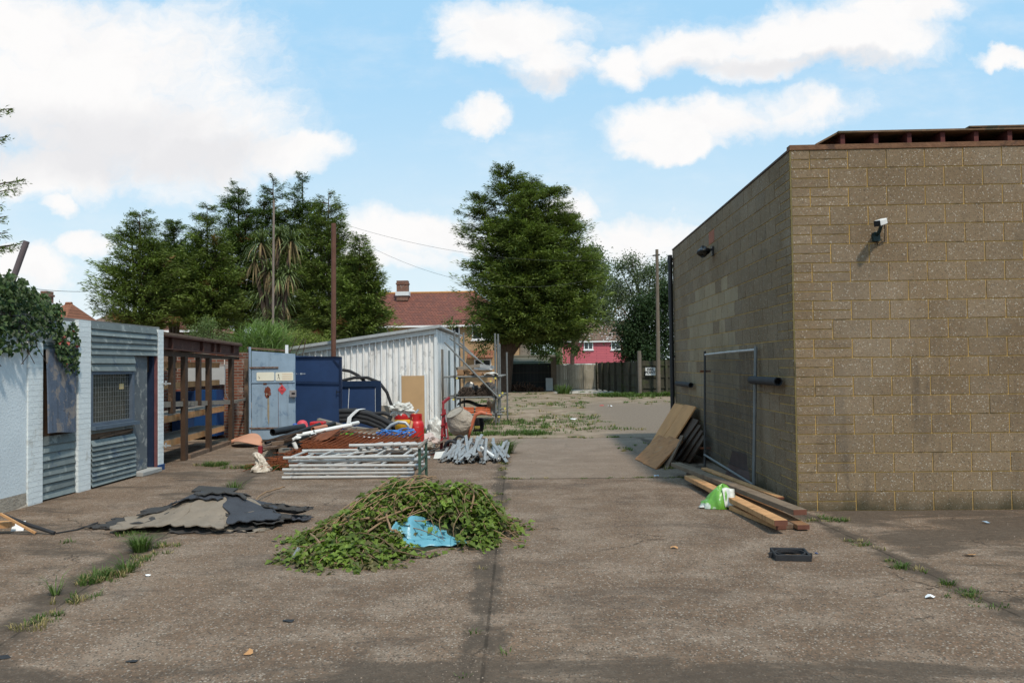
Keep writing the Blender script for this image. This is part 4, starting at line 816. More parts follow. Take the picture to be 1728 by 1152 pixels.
# green frame
t = T('rung_rack', 'upright dark green rung frame between the aluminium frames and the cut branches', 'frame', (-1.84, 13.0, 0))
gm = mat('dark_green_paint', (.045, .085, .06), .6, .35, 9, stain=[((.3, .3, .28), .6, 9, .62)])
pa, pb = V((AY(708, 760, 12.6).x, 12.6, 0)), V((AY(719, 755, 13.4).x, 13.4, 0))
for p, h in ((pa, .53), (pb, .56)): s = MB(); s.bar(p, p+V((0, 0, h)), .04, .04); s.build('upright', gm, t)
for z in (.16, .34): s = MB(); s.bar(pa+V((0, 0, z)), pb+V((0, 0, z)), .03, .035); s.build('rung', gm, t)
s = MB(); s.bar(pa+V((0, -.05, .54)), pb+V((0, .05, .57)), .05, .03); s.build('top_rail', M_['greywood'], t)
# gas bottle
p = G(709, 756); t = T('gas_cylinder', 'bright red gas cylinder with a faded white label standing behind the frames', 'gas cylinder', (p.x, p.y, 0))
c = V((p.x, p.y-.5, .08)); s = MB(); s.lathe([(.14, -.08), (.155, -.03), (.16, .03), (.16, .44), (.15, .50), (.12, .545), (.10, .56)], c, 28); s.build('body', M_['red'], t, smooth=True)
s = MB(); s.lathe([(.155, .03), (.163, .03), (.163, .045), (.155, .045)], c, 28); s.lathe([(.161, .42), (.164, .425), (.161, .43)], c, 28); s.build('band', M_['red'], t)
s = MB()
for k in range(20):
    a0, a1 = 2*pi*k/20, 2*pi*(k+1)/20
    if k in (12, 17, 2, 7): zz = [(.55, .58), (.65, .69)]
    else: zz = [(.55, .69)]
    for z0, z1 in zz:
        s.add([c+V((r_*cos(a), r_*sin(a), z)) for a in (a0, a1) for r_ in (.118, .11) for z in (z0, z1)], [(0,4,5,1),(2,3,7,6),(1,5,7,3),(0,2,6,4)])
s.build('shroud', M_['red'], t)
s = MB(); s.tube([c+V((0, 0, .55)), c+V((0, 0, .64))], .025, 10); s.build('valve', M_['galv'], t)
def wrap(mb, a0, a1, z0, z1, r=.1615, n=6):
    for k in range(n):
        x0, x1 = radians(a0+(a1-a0)*k/n), radians(a0+(a1-a0)*(k+1)/n); mb.face([c+V((r*cos(x0), r*sin(x0), z0)), c+V((r*cos(x1), r*sin(x1), z0)), c+V((r*cos(x1), r*sin(x1), z1)), c+V((r*cos(x0), r*sin(x0), z1))])
s = MB(); wrap(s, 205, 262, .335, .385); wrap(s, 235, 262, .383, .395); s.build('label', mat('faded_label', (.62, .48, .48), .7), t)
s = MB(); wrap(s, 208, 222, .35, .372, .1625, 2); wrap(s, 226, 240, .35, .372, .1625, 2); wrap(s, 244, 258, .352, .378, .1625, 2); s.build('label_print', M_['redoxide'], t)
s = MB(); wrap(s, 210, 255, .285, .291); wrap(s, 212, 240, .24, .245); wrap(s, 212, 238, .22, .225); s.build('small_print', mat('faded_print', (.6, .4, .4), .7), t)
def lump(name, mt, c, rx, ry, rz, label, cat, seed=0, am=.3, n=(26, 16), smooth=False):
    s = MB(); c = V(c)
    def f(u, v):
        d = V((cos(2*pi*u)*sin(pi*v), sin(2*pi*u)*sin(pi*v), cos(pi*v))); k = 1+am*NZ.noise(d*1.7+V((seed, 0, 0)))+am*.6*NZ.noise(d*4+V((0, seed, 0)))
        return (c.x+rx*d.x*k, c.y+ry*d.y*k, max(.005, c.z+rz*d.z*k))
    s.grid(f, *n); return single(s, name, mt, label, cat, smooth=smooth)
# bucket, bag, hose, cord, sticks
p = AY(681, 735, 18.6); t = T('bucket', 'yellow bucket with a red rim left of the gas cylinder', 'bucket', (p.x, 18.6, 0)); s = MB(); s.lathe([(.17, .30), (.2, .50), (.2, .62), (.185, .62), (.16, .33)], (p.x, 18.6, 0), 22); s.build('bucket_body', mat('yellow_bucket', (.65, .35, .03), .5, .2), t, smooth=True); s = MB(); s.lathe([(.205, .60), (.21, .68), (.20, .72), (.18, .72)], (p.x, 18.6, 0), 22); s.build('rim', M_['red'], t)
s = MB(); s.box((p.x-.5, 18.35, 0), (p.x+.35, 18.95, .30)); single(s, 'timber_crate', M_['oldwood'], 'low crate carrying the yellow bucket', 'crate')
q0 = AY(680, 712, 18.55); lump('sack', M_['plastic_white'], (q0.x-.04, 18.5, .82), .24, .16, .13, 'crumpled white sack slumped on top of the yellow bucket', 'sack', 21, .75)
s = MB(); s.tube([AY(px, py, 17.3) for px, py in ((646, 736), (650, 727), (660, 717), (672, 712), (684, 713), (691, 720), (689, 730), (680, 740))], .035, 12); single(s, 'grey_hose', M_['galv'], 'looped pale grey hose standing in front of the yellow bucket', 'hose', smooth=True)
s = MB(); rr = random.Random(2); pts = []
for k in range(90):
    a = k*.42; c_ = G(664, 747, .35); pts.append(V((c_.x-.22+(.30+.06*sin(k*1.7))*cos(a)*(1+.2*sin(k*.3)), 17.0+(.22+.05*sin(k*.9))*sin(a), .42+.05*sin(k*.7)+.03*sin(a*2))))
s.tube(pts, .010, 6); single(s, 'blue_rope', mat('blue_cord', (.05, .20, .55), .6), 'tangled loops of bright blue cord lying on the white pipe', 'cord')
s = MB(); s.bar(AY(684, 752, 16.8), AY(700, 698, 17.6), .05, .035); single(s, 'timber_stick', M_['rawwood'], 'thin wooden stick leaning up left of the gas cylinder', 'stick')
s = MB(); s.bar(AY(688, 713, 18.9), AY(706, 691, 19.2), .05, .03); single(s, 'metal_bar', M_['galv'], 'grey metal bar pointing up across the brown door board', 'bar')
s = MB(); s.tube([AY(px, py, 16.6) for px, py in ((672, 752), (680, 748), (690, 742), (700, 738), (706, 737))], .012, 6); single(s, 'black_cable', M_['black'], 'thin black cable reaching across to the gas cylinder', 'cable')
p = AY(735, 740, 19); lump('plastic_sack', M_['plastic_white'], (p.x-.03, 19.0, .22), .22, .2, .36, 'tall crumpled clear white sack right of the gas cylinder', 'sack', 3, .35)
lump('plastic_sack', mat('grey_pink_sack', (.52, .42, .38), .5, .3, 7), (p.x-.12, 18.4, .12), .24, .2, .16, 'dirty pinkish sack slumped at the foot of the tall white sack', 'sack', 8, .4)
p = AY(730, 722, 18.75); s = MB(); 
for k in range(3): s.slab([(p.x-.03+k*.025, 18.72, .38-.0*k), (p.x-.02+k*.025, 18.72, .38), (p.x+.03+k*.025, 18.70, .50), (p.x+.02+k*.025, 18.70, .50)], .004)
lump('rubble', M_['concrete'], (-2.5, 17.4, .08), .35, .25, .13, 'small heap of pale rubble below the gas cylinder', 'rubble', 14, .5)
# red hoist stand
p = G(749, 768); t = T('red_stand', 'tall narrow red steel stand leaning beside the concrete mixer', 'stand', (p.x, p.y, 0)); Y0 = p.y+.2
s = MB(); s.slab([AY(742, 764, Y0), AY(747, 766, Y0), AY(750, 678, Y0+.1), AY(747, 678, Y0+.1)], .06); s.build('leg', M_['redoxide'], t)
s = MB(); s.bar(AY(757, 758, Y0), AY(750, 690, Y0+.1), .045, .05); s.build('leg', M_['redoxide'], t)
s = MB(); s.bar(AY(752, 750, Y0+.3), AY(748, 695, Y0+.15), .03, .04); s.build('leg', M_['redoxide'], t)
s = MB(); s.bar(AY(747, 680, Y0+.1), AY(758, 671, Y0+.3), .04, .05); s.build('hook_arm', M_['redoxide'], t)
s = MB(); s.bar(AY(725, 766, Y0-.1), AY(757, 765, Y0-.1), .09, .04); s.build('foot_bar', mat('pink_red_steel', (.42, .10, .11), .6), t)
s = MB(); 
for q_ in range(3): s.bar(AY(744, 700+q_*18, Y0-.02), AY(752, 697+q_*18, Y0+.05), .03, .03)
s.build('rung', M_['redoxide'], t)
s = MB(); s.bar(AY(752, 700, Y0), AY(753.5, 712, Y0), .02, .02); s.bar(AY(753, 723, Y0), AY(754, 738, Y0), .02, .02); s.build('sleeve', M_['galv'], t)
# cement mixer
t = T('cement_mixer', 'crusted concrete mixer with an orange handle arm beside the red stand', 'cement mixer', (AY(778, 755, 17.9).x, 17.9, 0))
cm = AY(777, 712, 17.9); RM = Matrix.Rotation(radians(-28), 3, 'Y') @ Matrix.Rotation(radians(20), 3, 'X')
pf = [(.19, .26), (.205, .25), (.27, .08), (.295, -.03), (.29, -.1), (.24, -.19), (.17, -.25), (.01, -.27)]
s = MB(); vs_ = []
def dr_(u, v):
    i = v*(len(pf)-1); k = min(int(i), len(pf)-2); fr_ = i-k; r_ = pf[k][0]*(1-fr_)+pf[k+1][0]*fr_; z = pf[k][1]*(1-fr_)+pf[k+1][1]*fr_
    a = 2*pi*u; nn = 1+.09*NZ.noise(V((cos(a)*2, sin(a)*2, z*7)))+.04*NZ.noise(V((cos(a)*6, sin(a)*6, z*20)))
    return cm+RM @ V((r_*nn*cos(a), r_*nn*sin(a), z))
s.grid(dr_, 36, 21); s.lathe([(.185, .262), (.18, .1), (.001, .0)], cm, 20, M=RM); s.build('drum', M_['concrete'], t)
s = MB(); s.tube([cm+RM @ V((.2*cos(2*pi*k/24), .2*sin(2*pi*k/24), .26)) for k in range(25)], .012, 6); s.build('drum_rim', M_['greywood'], t)
om = mat('faded_orange_paint', (.50, .14, .07), .6, .3, 8, stain=[((.30, .24, .19), .8, 9, .56)])
s = MB(); s.tube([AY(px, py, 17.75) for px, py in ((790, 739), (795, 722), (800, 706), (803, 699), (812, 696), (830, 700))], [.03, .032, .035, .045, .04, .028], 12); s.build('handle_arm', om, t, smooth=True)
s = MB(); s.tube([AY(765, 742, 17.9), AY(778, 736, 17.9), AY(790, 742, 17.9)], .025, 8); s.tube([AY(768, 740, 17.6), AY(768, 756, 17.5)], .022, 8); s.tube([AY(790, 740, 17.9), V((AY(794, 750, 17.9).x, 17.9, .02))], .022, 8); s.tube([AY(765, 742, 17.9), V((AY(760, 750, 18.2).x, 18.2, .02))], .022, 8); s.build('frame', M_['darksteel'], t)
p = AY(776, 742, 17.5); s = MB(); s.tube([p+V((.085*cos(2*pi*k/20), 0, .085*sin(2*pi*k/20))) for k in range(21)], .025, 10); wh = s.build('wheel', M_['blackdull'], t); s = MB(); s.lathe([(.06, -.01), (.065, 0), (.06, .01)], p, 16, M=Matrix.Rotation(radians(90), 3, 'X')); s.build('hub', M_['greywood'], wh)
s = MB(); p = AY(806, 716, 18.05); s.grid(lambda u, v: (p.x-.10+.2*u+.03*sin(3*v), 18.05+.13*sin(pi*u), p.z-.16+.30*v), 8, 8, th=.01); s.build('motor_cover', M_['black'], t)
s = MB(); s.box((p.x-.06, 17.98, p.z-.09), (p.x+.05, 18.0, p.z-.03)); s.build('warning_label', M_['yellowcap'], t)
# wheelbarrow tub tipped over
p = AY(752, 757, 16.6); t = T('wheelbarrow', 'dark rusty barrow lying tipped between the red stand and metal studs', 'wheelbarrow', (p.x, 16.6, 0))
s = MB(); s.grid(lambda u, v: (p.x-.28+.58*u, 16.45+.5*v, .04+.30*sin(pi*min(1, u*1.05))*(.8+.2*v)), 12, 5, th=.012); s.build('tub', mat('rusty_barrow', (.13, .085, .06), .8, .5, 8), t)
s = MB(); c_ = V((p.x+.13, 16.4, .17)); s.tube([c_+V((.12*cos(2*pi*k/20), 0, .12*sin(2*pi*k/20))) for k in range(21)], .03, 8); s.build('wheel', M_['black'], t)
s = MB(); s.tube([(p.x-.3, 16.2, .05), (p.x-.05, 16.3, .12), (p.x+.2, 16.5, .2)], .02, 8); s.tube([(p.x-.5, 15.9, .04), (p.x-.1, 16.4, .16)], .015, 8); s.build('handle', M_['darksteel'], t)
p = G(742, 775); s = MB(); s.slab([(p.x-.12, p.y, .01), (p.x+.1, p.y+.05, .01), (p.x+.08, p.y+.2, .13), (p.x-.1, p.y+.16, .12)], .02); single(s, 'plastic_scrap', M_['plastic_white'], 'small shiny white plastic scrap below the barrow', 'scrap')
# metal studs
mst = mat('zinc_stud', (.34, .34, .33), .45, .5, 9, metal=.35, stain=[((.12, .10, .09), .7, 9, .55)])
rr = random.Random(21)
for k in range(54):
    f_ = k/53; lay = rr.random(); xa = -1.78+1.15*rr.random(); fan = (xa+1.2)*.25
    e = V((xa+rr.uniform(-.12, .12), 14.75+rr.uniform(0, .7)+.25*abs(xa+1.25), .02+rr.uniform(0, .16)*(1-abs(xa+1.2)*1.0))); q_ = V((xa*.86-.16-fan*.4+rr.uniform(-.28, .28), 16.3+rr.uniform(-.3, .4), .14+.30*lay*(1-abs(xa+1.2)*.8)))
    s = MB(); w, h, t_ = .05, .03, .003; d = (q_-e).normalized(); a = d.cross(V((rr.uniform(-.7, .7), 0, 1))).normalized(); c_ = a.cross(d)
    s.slab([e-a*w/2, e+a*w/2, q_+a*w/2, q_-a*w/2], t_)
    for sg in (-1, 1): s.slab([e+a*w/2*sg, e+a*w/2*sg-c_*h, q_+a*w/2*sg-c_*h, q_+a*w/2*sg], t_)
    single(s, 'metal_stud', mst, 'one of the loose grey metal studs heaped right of the barrow', 'metal stud', 'heaped metal studs')
s = MB(); s.tube([G(842, 776, .04), G(812, 755, .2)], .032, 10); single(s, 'white_tube', M_['pvc'], 'white tube at the right edge of the metal stud heap', 'tube')
s = MB(); s.bar(AY(808, 738, 17), AY(822, 742, 16.6), .07, .04); s.bar(AY(800, 741, 16.5), AY(812, 770, 15.0), .06, .03); single(s, 'broken_batten', M_['oldwood'], 'brown broken batten lying on top of the metal studs', 'batten')
# ================================================================== RIGHT SIDE YARD OBJECTS
# mesh gate panel leaning on the side wall
t = T('fence_panel', 'temporary wire mesh fence panel leaning on the shaded side wall', 'fence panel', (2.85, 12.8, 0))
g0, g1 = V((2.80, 14.10, .0)), V((2.93, 11.45, .05)); h0, h1 = V((2.86, 14.2, 1.96)), V((3.0, 11.45, 1.98))
s = MB(); s.tube([g0, h0], .02, 8); s.build('upright', M_['darksteel'], t); s = MB(); s.tube([g1, h1], .024, 8); s.build('upright', M_['dullgalv'], t)
s = MB(); s.tube([h0-V((0, 0, .06)), h0.lerp(h1, .5)-V((0, 0, .05)), h1-V((0, 0, .05))], .018, 8); s.build('top_tube', M_['galv'], t)
s = MB(); s.tube([g0+V((0, 0, .22)), g1+V((0, 0, .04))], .018, 8); s.build('bottom_tube', M_['dullgalv'], t)
s = MB()
for k in range(1, 44): f_ = k/44; s.bar(g0.lerp(g1, f_)+V((-.0, 0, .2)), h0.lerp(h1, f_)-V((0, 0, .06)), .005, .005)
for k in range(1, 10): f_ = k/10; s.bar(g0.lerp(h0, f_)+V((0, 0, .1)), g1.lerp(h1, f_), .006, .006)
s.build('wire_mesh', M_['darksteel'], t)
for z in (.33, 1.62): s = MB(); p = g0.lerp(h0, z/1.96); s.bar(p+V((-.08, 0, 0)), p+V((.1, 0, 0)), .02, .03); s.build('clamp', M_['rust'], t)
# leaning boards
M_['brownboard'] = mat('brown_board', (.42, .19, .075), .8, .3, 4, 6, .2, 60, streak=.5, stain=[((.40, .27, .16), .5, 3, .6)])
def lean(a, c, d, e, th, mt, label, name='leaning_board'):
    s = MB(); s.slab([a, c, d, e], th); return single(s, name, mt, label, 'board')
lean(V((2.22, 17.0, .02)), V((2.24, 16.3, .02)), V((2.94, 16.7, .92)), V((2.90, 17.6, .92)), .025, M_['ply'], 'far half of the tall pale board pair leaning on the side wall')
lean(V((2.245, 16.25, .02)), V((2.30, 15.4, .02)), V((2.98, 15.7, .94)), V((2.945, 16.65, .94)), .025, M_['ply'], 'near half of the tall pale board pair leaning on the side wall')
lean(G(1072, 775), G(1092, 784), AY(1128, 741, 15.7), AY(1112, 734, 16.2), .03, M_['rawwood'], 'leftmost short brown board propped low against the tall pale boards').data.materials[0] = M_['brownboard']
lean(G(1085, 782), G(1107, 792), AY(1152, 744, 14.9), AY(1130, 736, 15.5), .03, M_['brownboard'], 'middle brown panel with a cross batten propped against the tall pale boards')
lean(G(1121, 789), G(1127, 791), AY(1154, 736, 14.9), AY(1149, 735, 15.5), .03, M_['rawwood'], 'narrow reddish board standing on edge right of the middle panel').data.materials[0] = M_['oldwood']
for k in range(4):
    lean(V((2.40+.07*k, 15.9-.25*k, .02)), V((2.44+.07*k, 15.3-.2*k, .02)), V((2.93, 15.2-.2*k, .72-.08*k)), V((2.90, 15.9-.2*k, .74-.08*k)), .02, M_['darkwood'], 'one of the dark boards stacked behind the propped brown panels')['group'] = 'dark boards behind the propped panels'
lean(G(1224, 806), G(1266, 817), AY(1281, 772, 12.05), AY(1238, 760, 12.6), .035, mat('purple_brown_board', (.12, .075, .065), .7, .3, 4, stain=[((.2, .16, .14), .4, 3, .58)]), 'dark purplish square board leaning at the foot of the mesh panel')
pl = [((1140, 783, .16), (1350, 864, .16), .15, .06, 'darkplank', 'longest grey dark plank lying topmost beside the wall'),
      ((1163, 805, .10), (1318, 882, .12), .14, .06, 'rawwood', 'orange brown plank directly behind the green bag'),
      ((1175, 797, .04), (1356, 889, .04), .13, .05, 'rawwood2', 'brown plank lowest against the wall whose end reaches farthest right'),
      ((1188, 790, .22), (1318, 840, .12), .09, .03, 'rawwood', 'thin pale plank nearest the wall'),
      ((1238, 856, .03), (1318, 889, .03), .12, .05, 'rawwood', 'short plank on the ground right of the green bag'),
      ((1270, 862, .03), (1333, 888, .03), .12, .05, 'oldwood', 'short dark plank between the two brown plank ends'),
      ((1165, 800, .03), (1250, 845, .03), .13, .05, 'oldwood', 'dark plank half hidden behind the green bag')]
M_['darkplank'] = mat('dark_plank', (.19, .135, .09), .8, .35, 5, 5, .3, 60, streak=.5)
M_['rawwood2'] = mat('damp_timber', (.24, .12, .055), .8, .35, 7, 5, .3, 60, streak=.5, stain=[((.08, .05, .035), .6, 3, .56)])
redend = mat('red_end_paint', (.14, .055, .035), .8, .3, 9)
for (a, c, w, h, mt, lab) in pl:
    t = T('plank', lab, 'plank', G(c[0], c[1])); p, q_ = G(*a), G(*c); s = MB(); s.bar(p, q_, w, h); s.build('board', M_[mt], t, bevel=.004)
    if mt != 'oldwood': d = (q_-p).normalized(); s = MB(); s.bar(q_, q_+d*.004, w-.004, h-.004); s.build('painted_end', redend, t)
# green and white bag
p = G(1220, 860); s = MB(); t = T('plastic_bag', 'green and white printed plastic bag lying against the orange brown plank', 'bag', (p.x, p.y, 0))
def bf(u, v):
    a = 2*pi*u; r_ = sin(pi*(.5+.5*v))**.6 if v > 0 else 1
    k = 1+.13*sin(3*a+1)+.09*sin(7*a+5*v)+.05*sin(13*a)
    return (p.x+.185*r_*cos(a)*k+.035*v*(1)+(-.05 if cos(a) < -.7 and v < .3 else 0), p.y+.16+.14*r_*sin(a)*k, .006+.27*v+.02*sin(4*a)*v)
gmt = mat('green_bag', (.13, .34, .035), .35, .25, 9, bump=.4, bsc=14, spec=.6, stain=[((.62, .66, .58), .95, 4.6, .52)])
s.grid(bf, 34, 12); s.build('bag_body', gmt, t, smooth=True)
s = MB(); a_ = V((p.x+.03, p.y+.0, .02)); s.grid(lambda u, v: (p.x+.03+.135*u-.02*v*(1-u), p.y+.005+.06*v+.02*sin(7*u)+.03*u*v, .03+.225*v-.03*abs(u-.3)*v), 6, 6, th=.003); s.build('white_panel', mat('white_bag_panel', (.62, .62, .56), .35, .15, 9, bump=.5, bsc=25, spec=.5, stain=[((.3, .42, .2), .5, 9, .58)]), t, smooth=True)
s = MB(); s.grid(lambda u, v: (p.x-.16-.10*u, p.y+.08+.08*v+.02*u, .01+.05*(1-u)*sin(pi*v)+.004), 5, 5, th=.003); s.build('bag_corner', M_['plastic_white'], t, smooth=True)
# drain frame
p = G(1343, 947); t = T('drain_frame', 'square black plastic drain frame lying alone on the concrete', 'drain frame', (p.x, p.y+.16, 0)); t.rotation_euler = (0, 0, 0)
s = MB(); w = .155; c = V((p.x, p.y+.16, 0))
RZ = Matrix.Rotation(-.12, 3, 'Z')
for q0, q1 in (((-w, -w, 0), (w, -w+.02, .055)), ((-w, w-.02, 0), (w, w, .055)), ((-w, -w+.021, 0), (-w+.02, w-.021, .055)), ((w-.02, -w+.021, 0), (w, w-.021, .055))): s.box(c+V(q0), c+V(q1), rot=RZ, ctr=c)
s.build('square_rim', M_['blackdull'], t, bevel=.003)
s = MB()
for k in range(36): a0, a1 = 2*pi*k/36, 2*pi*(k+1)/36; s.add([c+V((r_*cos(a), r_*sin(a), z)) for a in (a0, a1) for r_ in (.12, .155-.022) for z in (.02, .05)], [(0,4,5,1),(2,3,7,6),(1,5,7,3)])
s.build('ring', M_['blackdull'], t)
s = MB(); 
for q_ in (-1, 1): s.box(c+V((q_*.17-.015, -.03, .0)), c+V((q_*.17+.015, .0, .045)), rot=RZ, ctr=c)
s.build('lug', M_['blackdull'], t)

# ================================================================== LEFT FOREGROUND
fc_ = V((-3.88, 9.62, 0))
def dome(x, y):
    dx, dy = (x-fc_.x), (y-fc_.y); 
    h = .17*math.exp(-((dx-.12)/.42)**4-(dy/.5)**2)+.10*math.exp(-((dx+.30)/.45)**2-(dy/.5)**2)+.07*math.exp(-((dx-.5)/.42)**2-(dy/.5)**2)
    return h
fm = [mat('felt_dark', (.050, .046, .043), .9, .35, 5, 5, .5, 60), mat('felt_grey', (.235, .19, .145), .95, .3, 4, 6, .6, 60, stain=[((.10, .08, .06), .6, 4, .56)]), mat('felt_blue', (.048, .050, .058), .8, .3, 5, 5, .5, 60)]
def felt(cx, cy, w, d, ang, off, mi, label, curl=.0, seed=0, tiltx=0):
    rr = random.Random(seed); s = MB(); ca, sa = cos(ang), sin(ang)
    js = [rr.uniform(-.018, .018) for _ in range(40)]
    def f(u, v):
        a, b_ = (u-.5)*w, (v-.5)*d
        if u in (0, 1): a += js[int(v*10)]+.03*sin(v*17+seed)
        if v in (0, 1): b_ += js[12+int(u*12)]+.03*sin(u*23+seed)
        x, y = cx+a*ca-b_*sa, cy+a*sa+b_*ca; e = max(abs(u-.5), abs(v-.5))*2
        return (x, y, max(.012, dome(x, y)*(1-.12*e)+off+tiltx*a+curl*e**3+.018*NZ.noise(V((x*3, y*3, seed)))+.012*NZ.noise(V((x*9, y*9, seed+4)))))
    s.grid(f, 26, 22, th=.011); return single(s, 'roofing_felt', fm[mi], label, 'roofing felt')
felt(-4.45, 9.45, .95, .55, .15, .03, 0, 'dark felt sheet forming the left tail of the heap', seed=1)
felt(-4.05, 9.22, 1.25, .62, .12, .03, 1, 'pale worn felt sheet across the lower left front of the heap', .03, seed=2)
felt(-3.58, 9.32, .62, 1.0, -.15, .055, 1, 'pale felt sheet draped down the middle front of the heap', .02, seed=3)
felt(-3.3, 9.5, .55, .95, .45, .07, 2, 'long bluish felt sheet sliding down the right side of the heap', .02, seed=4)
felt(-4.25, 9.75, .8, .5, .3, .06, 0, 'dark felt sheet high on the left slope behind the pale one', .02, seed=5)
felt(-3.95, 9.62, .6, .4, .0, .075, 2, 'bluish black felt piece left of the summit', .03, seed=6)
felt(-3.72, 9.75, .55, .45, .2, .10, 0, 'dark felt piece just under the summit of the heap', .02, seed=7)
felt(-3.15, 9.35, .6, .5, -.2, .035, 0, 'dark felt piece at the lower right of the heap', .03, seed=8)
felt(-2.95, 9.75, .5, .3, -.15, .05, 0, 'narrow curled felt strip sticking out right of the heap', .06, seed=9)
felt(-3.35, 9.05, .75, .3, -.1, .0, 1, 'grey felt strip lying flat at the front foot of the heap', .0, seed=10)
felt(-3.9, 10.1, 1.3, .6, .1, .0, 0, 'dark felt sheet at the back of the heap', .02, seed=11)
felt(-4.75, 9.2, .55, .2, -.2, .0, 0, 'thin felt strip on the ground left of the heap', .02, seed=12)
felt(-3.55, 9.1, .9, .5, .05, .0, 0, 'dark sagging felt sheet under the pale front sheets', .0, seed=13)
s = MB(); p, q_ = AY(323, 829, 9.75), AY(390, 832, 9.75); s.slab([p, q_, q_+V((0, .22, .02)), p+V((0, .22, .03))], .02); single(s, 'felt_offcut', fm[0], 'flat black board lying level on top of the felt heap', 'board')
felt(-2.86, 9.55, .42, .22, .1, .0, 2, 'small felt scrap on the ground at the right tip of the heap', .03, seed=15)

# timber scraps at the far left edge
s = MB(); s.tube([G(4, 868, .22), G(45, 884, .1), G(92, 899, .02)], .02, 8); single(s, 'black_hose', M_['blackdull'], 'black hose piece slanting down at the left edge of the yard', 'hose')
s = MB(); s.bar(G(0, 866, .24), G(60, 899, .02), .03, .02); single(s, 'batten', M_['rawwood'], 'thin pale batten beside the black hose piece at the left edge', 'batten')
s = MB(); s.bar(G(-15, 885, .1), G(20, 884, .1), .14, .06); single(s, 'timber_offcut', M_['rawwood'], 'short brown timber offcut at the left edge under the batten', 'offcut')
s = MB(); a = G(18, 896); s.slab([a, a+V((.13, .02, 0)), a+V((.12, .08, .10)), a+V((.0, .06, .10))], .008); single(s, 'white_tile', M_['upvc'], 'small white tile piece leaning among the scraps at the left edge', 'tile')
s = MB(); s.tube([G(95, 899, .012), G(130, 893, .012), G(165, 881, .012)], .008, 6); single(s, 'thin_rod', M_['blackdull'], 'thin dark rod on the ground left of the felt heap', 'rod')
s = MB(); s.tube([G(-22, 905, .0), G(-20, 880, .35), G(-18, 850, .55)], .05, 10); single(s, 'tyre_edge', M_['black'], 'dark rubber edge just in view at the left border', 'tyre')
# litter: separate pieces
for (px, py, sz, c_, lab, hh) in ((250, 972, .035, 'upvc', 'small crumpled white paper on the concrete left of the middle', .02), (1569, 1009, .045, 'upvc', 'crumpled white wrapper on the concrete at lower right', .03), (1665, 883, .05, 'bluelight', 'crumpled bluish wrapper near the front block wall', .03), (1185, 805, .07, 'plastic_white', 'crumpled clear plastic beside the long planks', .04), (1108, 804, .06, 'bluelight', 'pale blue plastic scrap left of the long planks', .03), (449, 858, .07, 'bluelight', 'pale blue plastic scrap right of the felt heap', .03), (1016, 685, .12, 'red', 'small red scrap in the weedy far yard', .06), (1029, 686, .12, 'upvc', 'small white scrap in the weedy far yard', .06), (967, 708, .12, 'upvc', 'white scrap nearest in the weedy far yard', .05), (2, 1110, .06, 'blackdull', 'dark strip lying at the lower left border', .012), (488, 1048, .06, 'blackdull', 'small dark slate chip on the near concrete', .01), (224, 1116, .05, 'blackdull', 'small dark chip near the bottom left', .01), (420, 1104, .05, 'rawwood', 'dry curled yellow brown leaf near the bottom', .03), (1137, 925, .05, 'rawwood', 'dry orange leaf on the concrete right of the middle', .02), (1636, 938, .06, 'rawwood', 'dry orange leaf near the front block wall', .02), (1378, 935, .025, 'bluemid', 'tiny blue scrap beside the drain frame', .02)):
    p = G(px, py); s = MB(); rr = random.Random(px)
    n = 7; pts = [V((p.x+sz*cos(2*pi*k/n)*rr.uniform(.5, 1.1), p.y+sz*.7*sin(2*pi*k/n)*rr.uniform(.5, 1.1), .003+hh*rr.random())) for k in range(n)]; ct_ = V((p.x, p.y, hh*.8+.004))
    for k in range(n): s.face([pts[k], pts[(k+1) % n], ct_])
    single(s, 'litter_scrap', M_[c_], lab, 'litter')
s = MB(); rr = random.Random(77)                      # uncountable grit
for k in range(5200):
    y = 4.3+16*rr.random()**1.7; x = rr.uniform(-1, 1)*(y*.62)-.3
    if x < XW+.1 or (x > BX-.1 and y > BY-.05): continue
    if rr.random() < .35: x = -.45-.027*(y-4.66)+rr.gauss(0, .12)
    a = rr.uniform(.0015, .0045)*(1+y/12); an = rr.uniform(0, 3)
    v_ = [V((x+a*cos(an+q_*1.57)*rr.uniform(.6, 1.3), y+a*sin(an+q_*1.57)*rr.uniform(.6, 1.3), .0)) for q_ in range(4)]; tp_ = V((x, y, a*.9))
    tn = rr.choice((-.7, -.6, -.5, -.3, 0, .4))
    for q_ in range(4): s.face([v_[q_], v_[(q_+1) % 4], tp_], tone=tn)
tag(s.build('grit', mat('grit', (.22, .17, .13), .9, .2, 5)), kind='stuff')

# ================================================================== FOLIAGE HELPERS
def leafmat(name, col, tr=.25, rough=.5, var=.35, spec=.35, stain=None, sc=3): return mat(name, col, rough, var, sc, 3, trans=tr, spec=spec, stain=stain)
def leaf(mb, p, d, up, ln, w, tone, fold=.25):
    d = d.normalized(); a = d.cross(up)
    if a.length < 1e-4: a = d.cross(V((1, 0, .3)))
    a.normalize(); n = a.cross(d)
    m1 = p+d*ln*.45; e = p+d*ln-n*ln*.12
    mb.add([p, m1+a*w/2+n*fold*w, e, m1-a*w/2+n*fold*w, m1], [(0, 1, 4), (1, 2, 4), (2, 3, 4), (3, 0, 4)], tone)
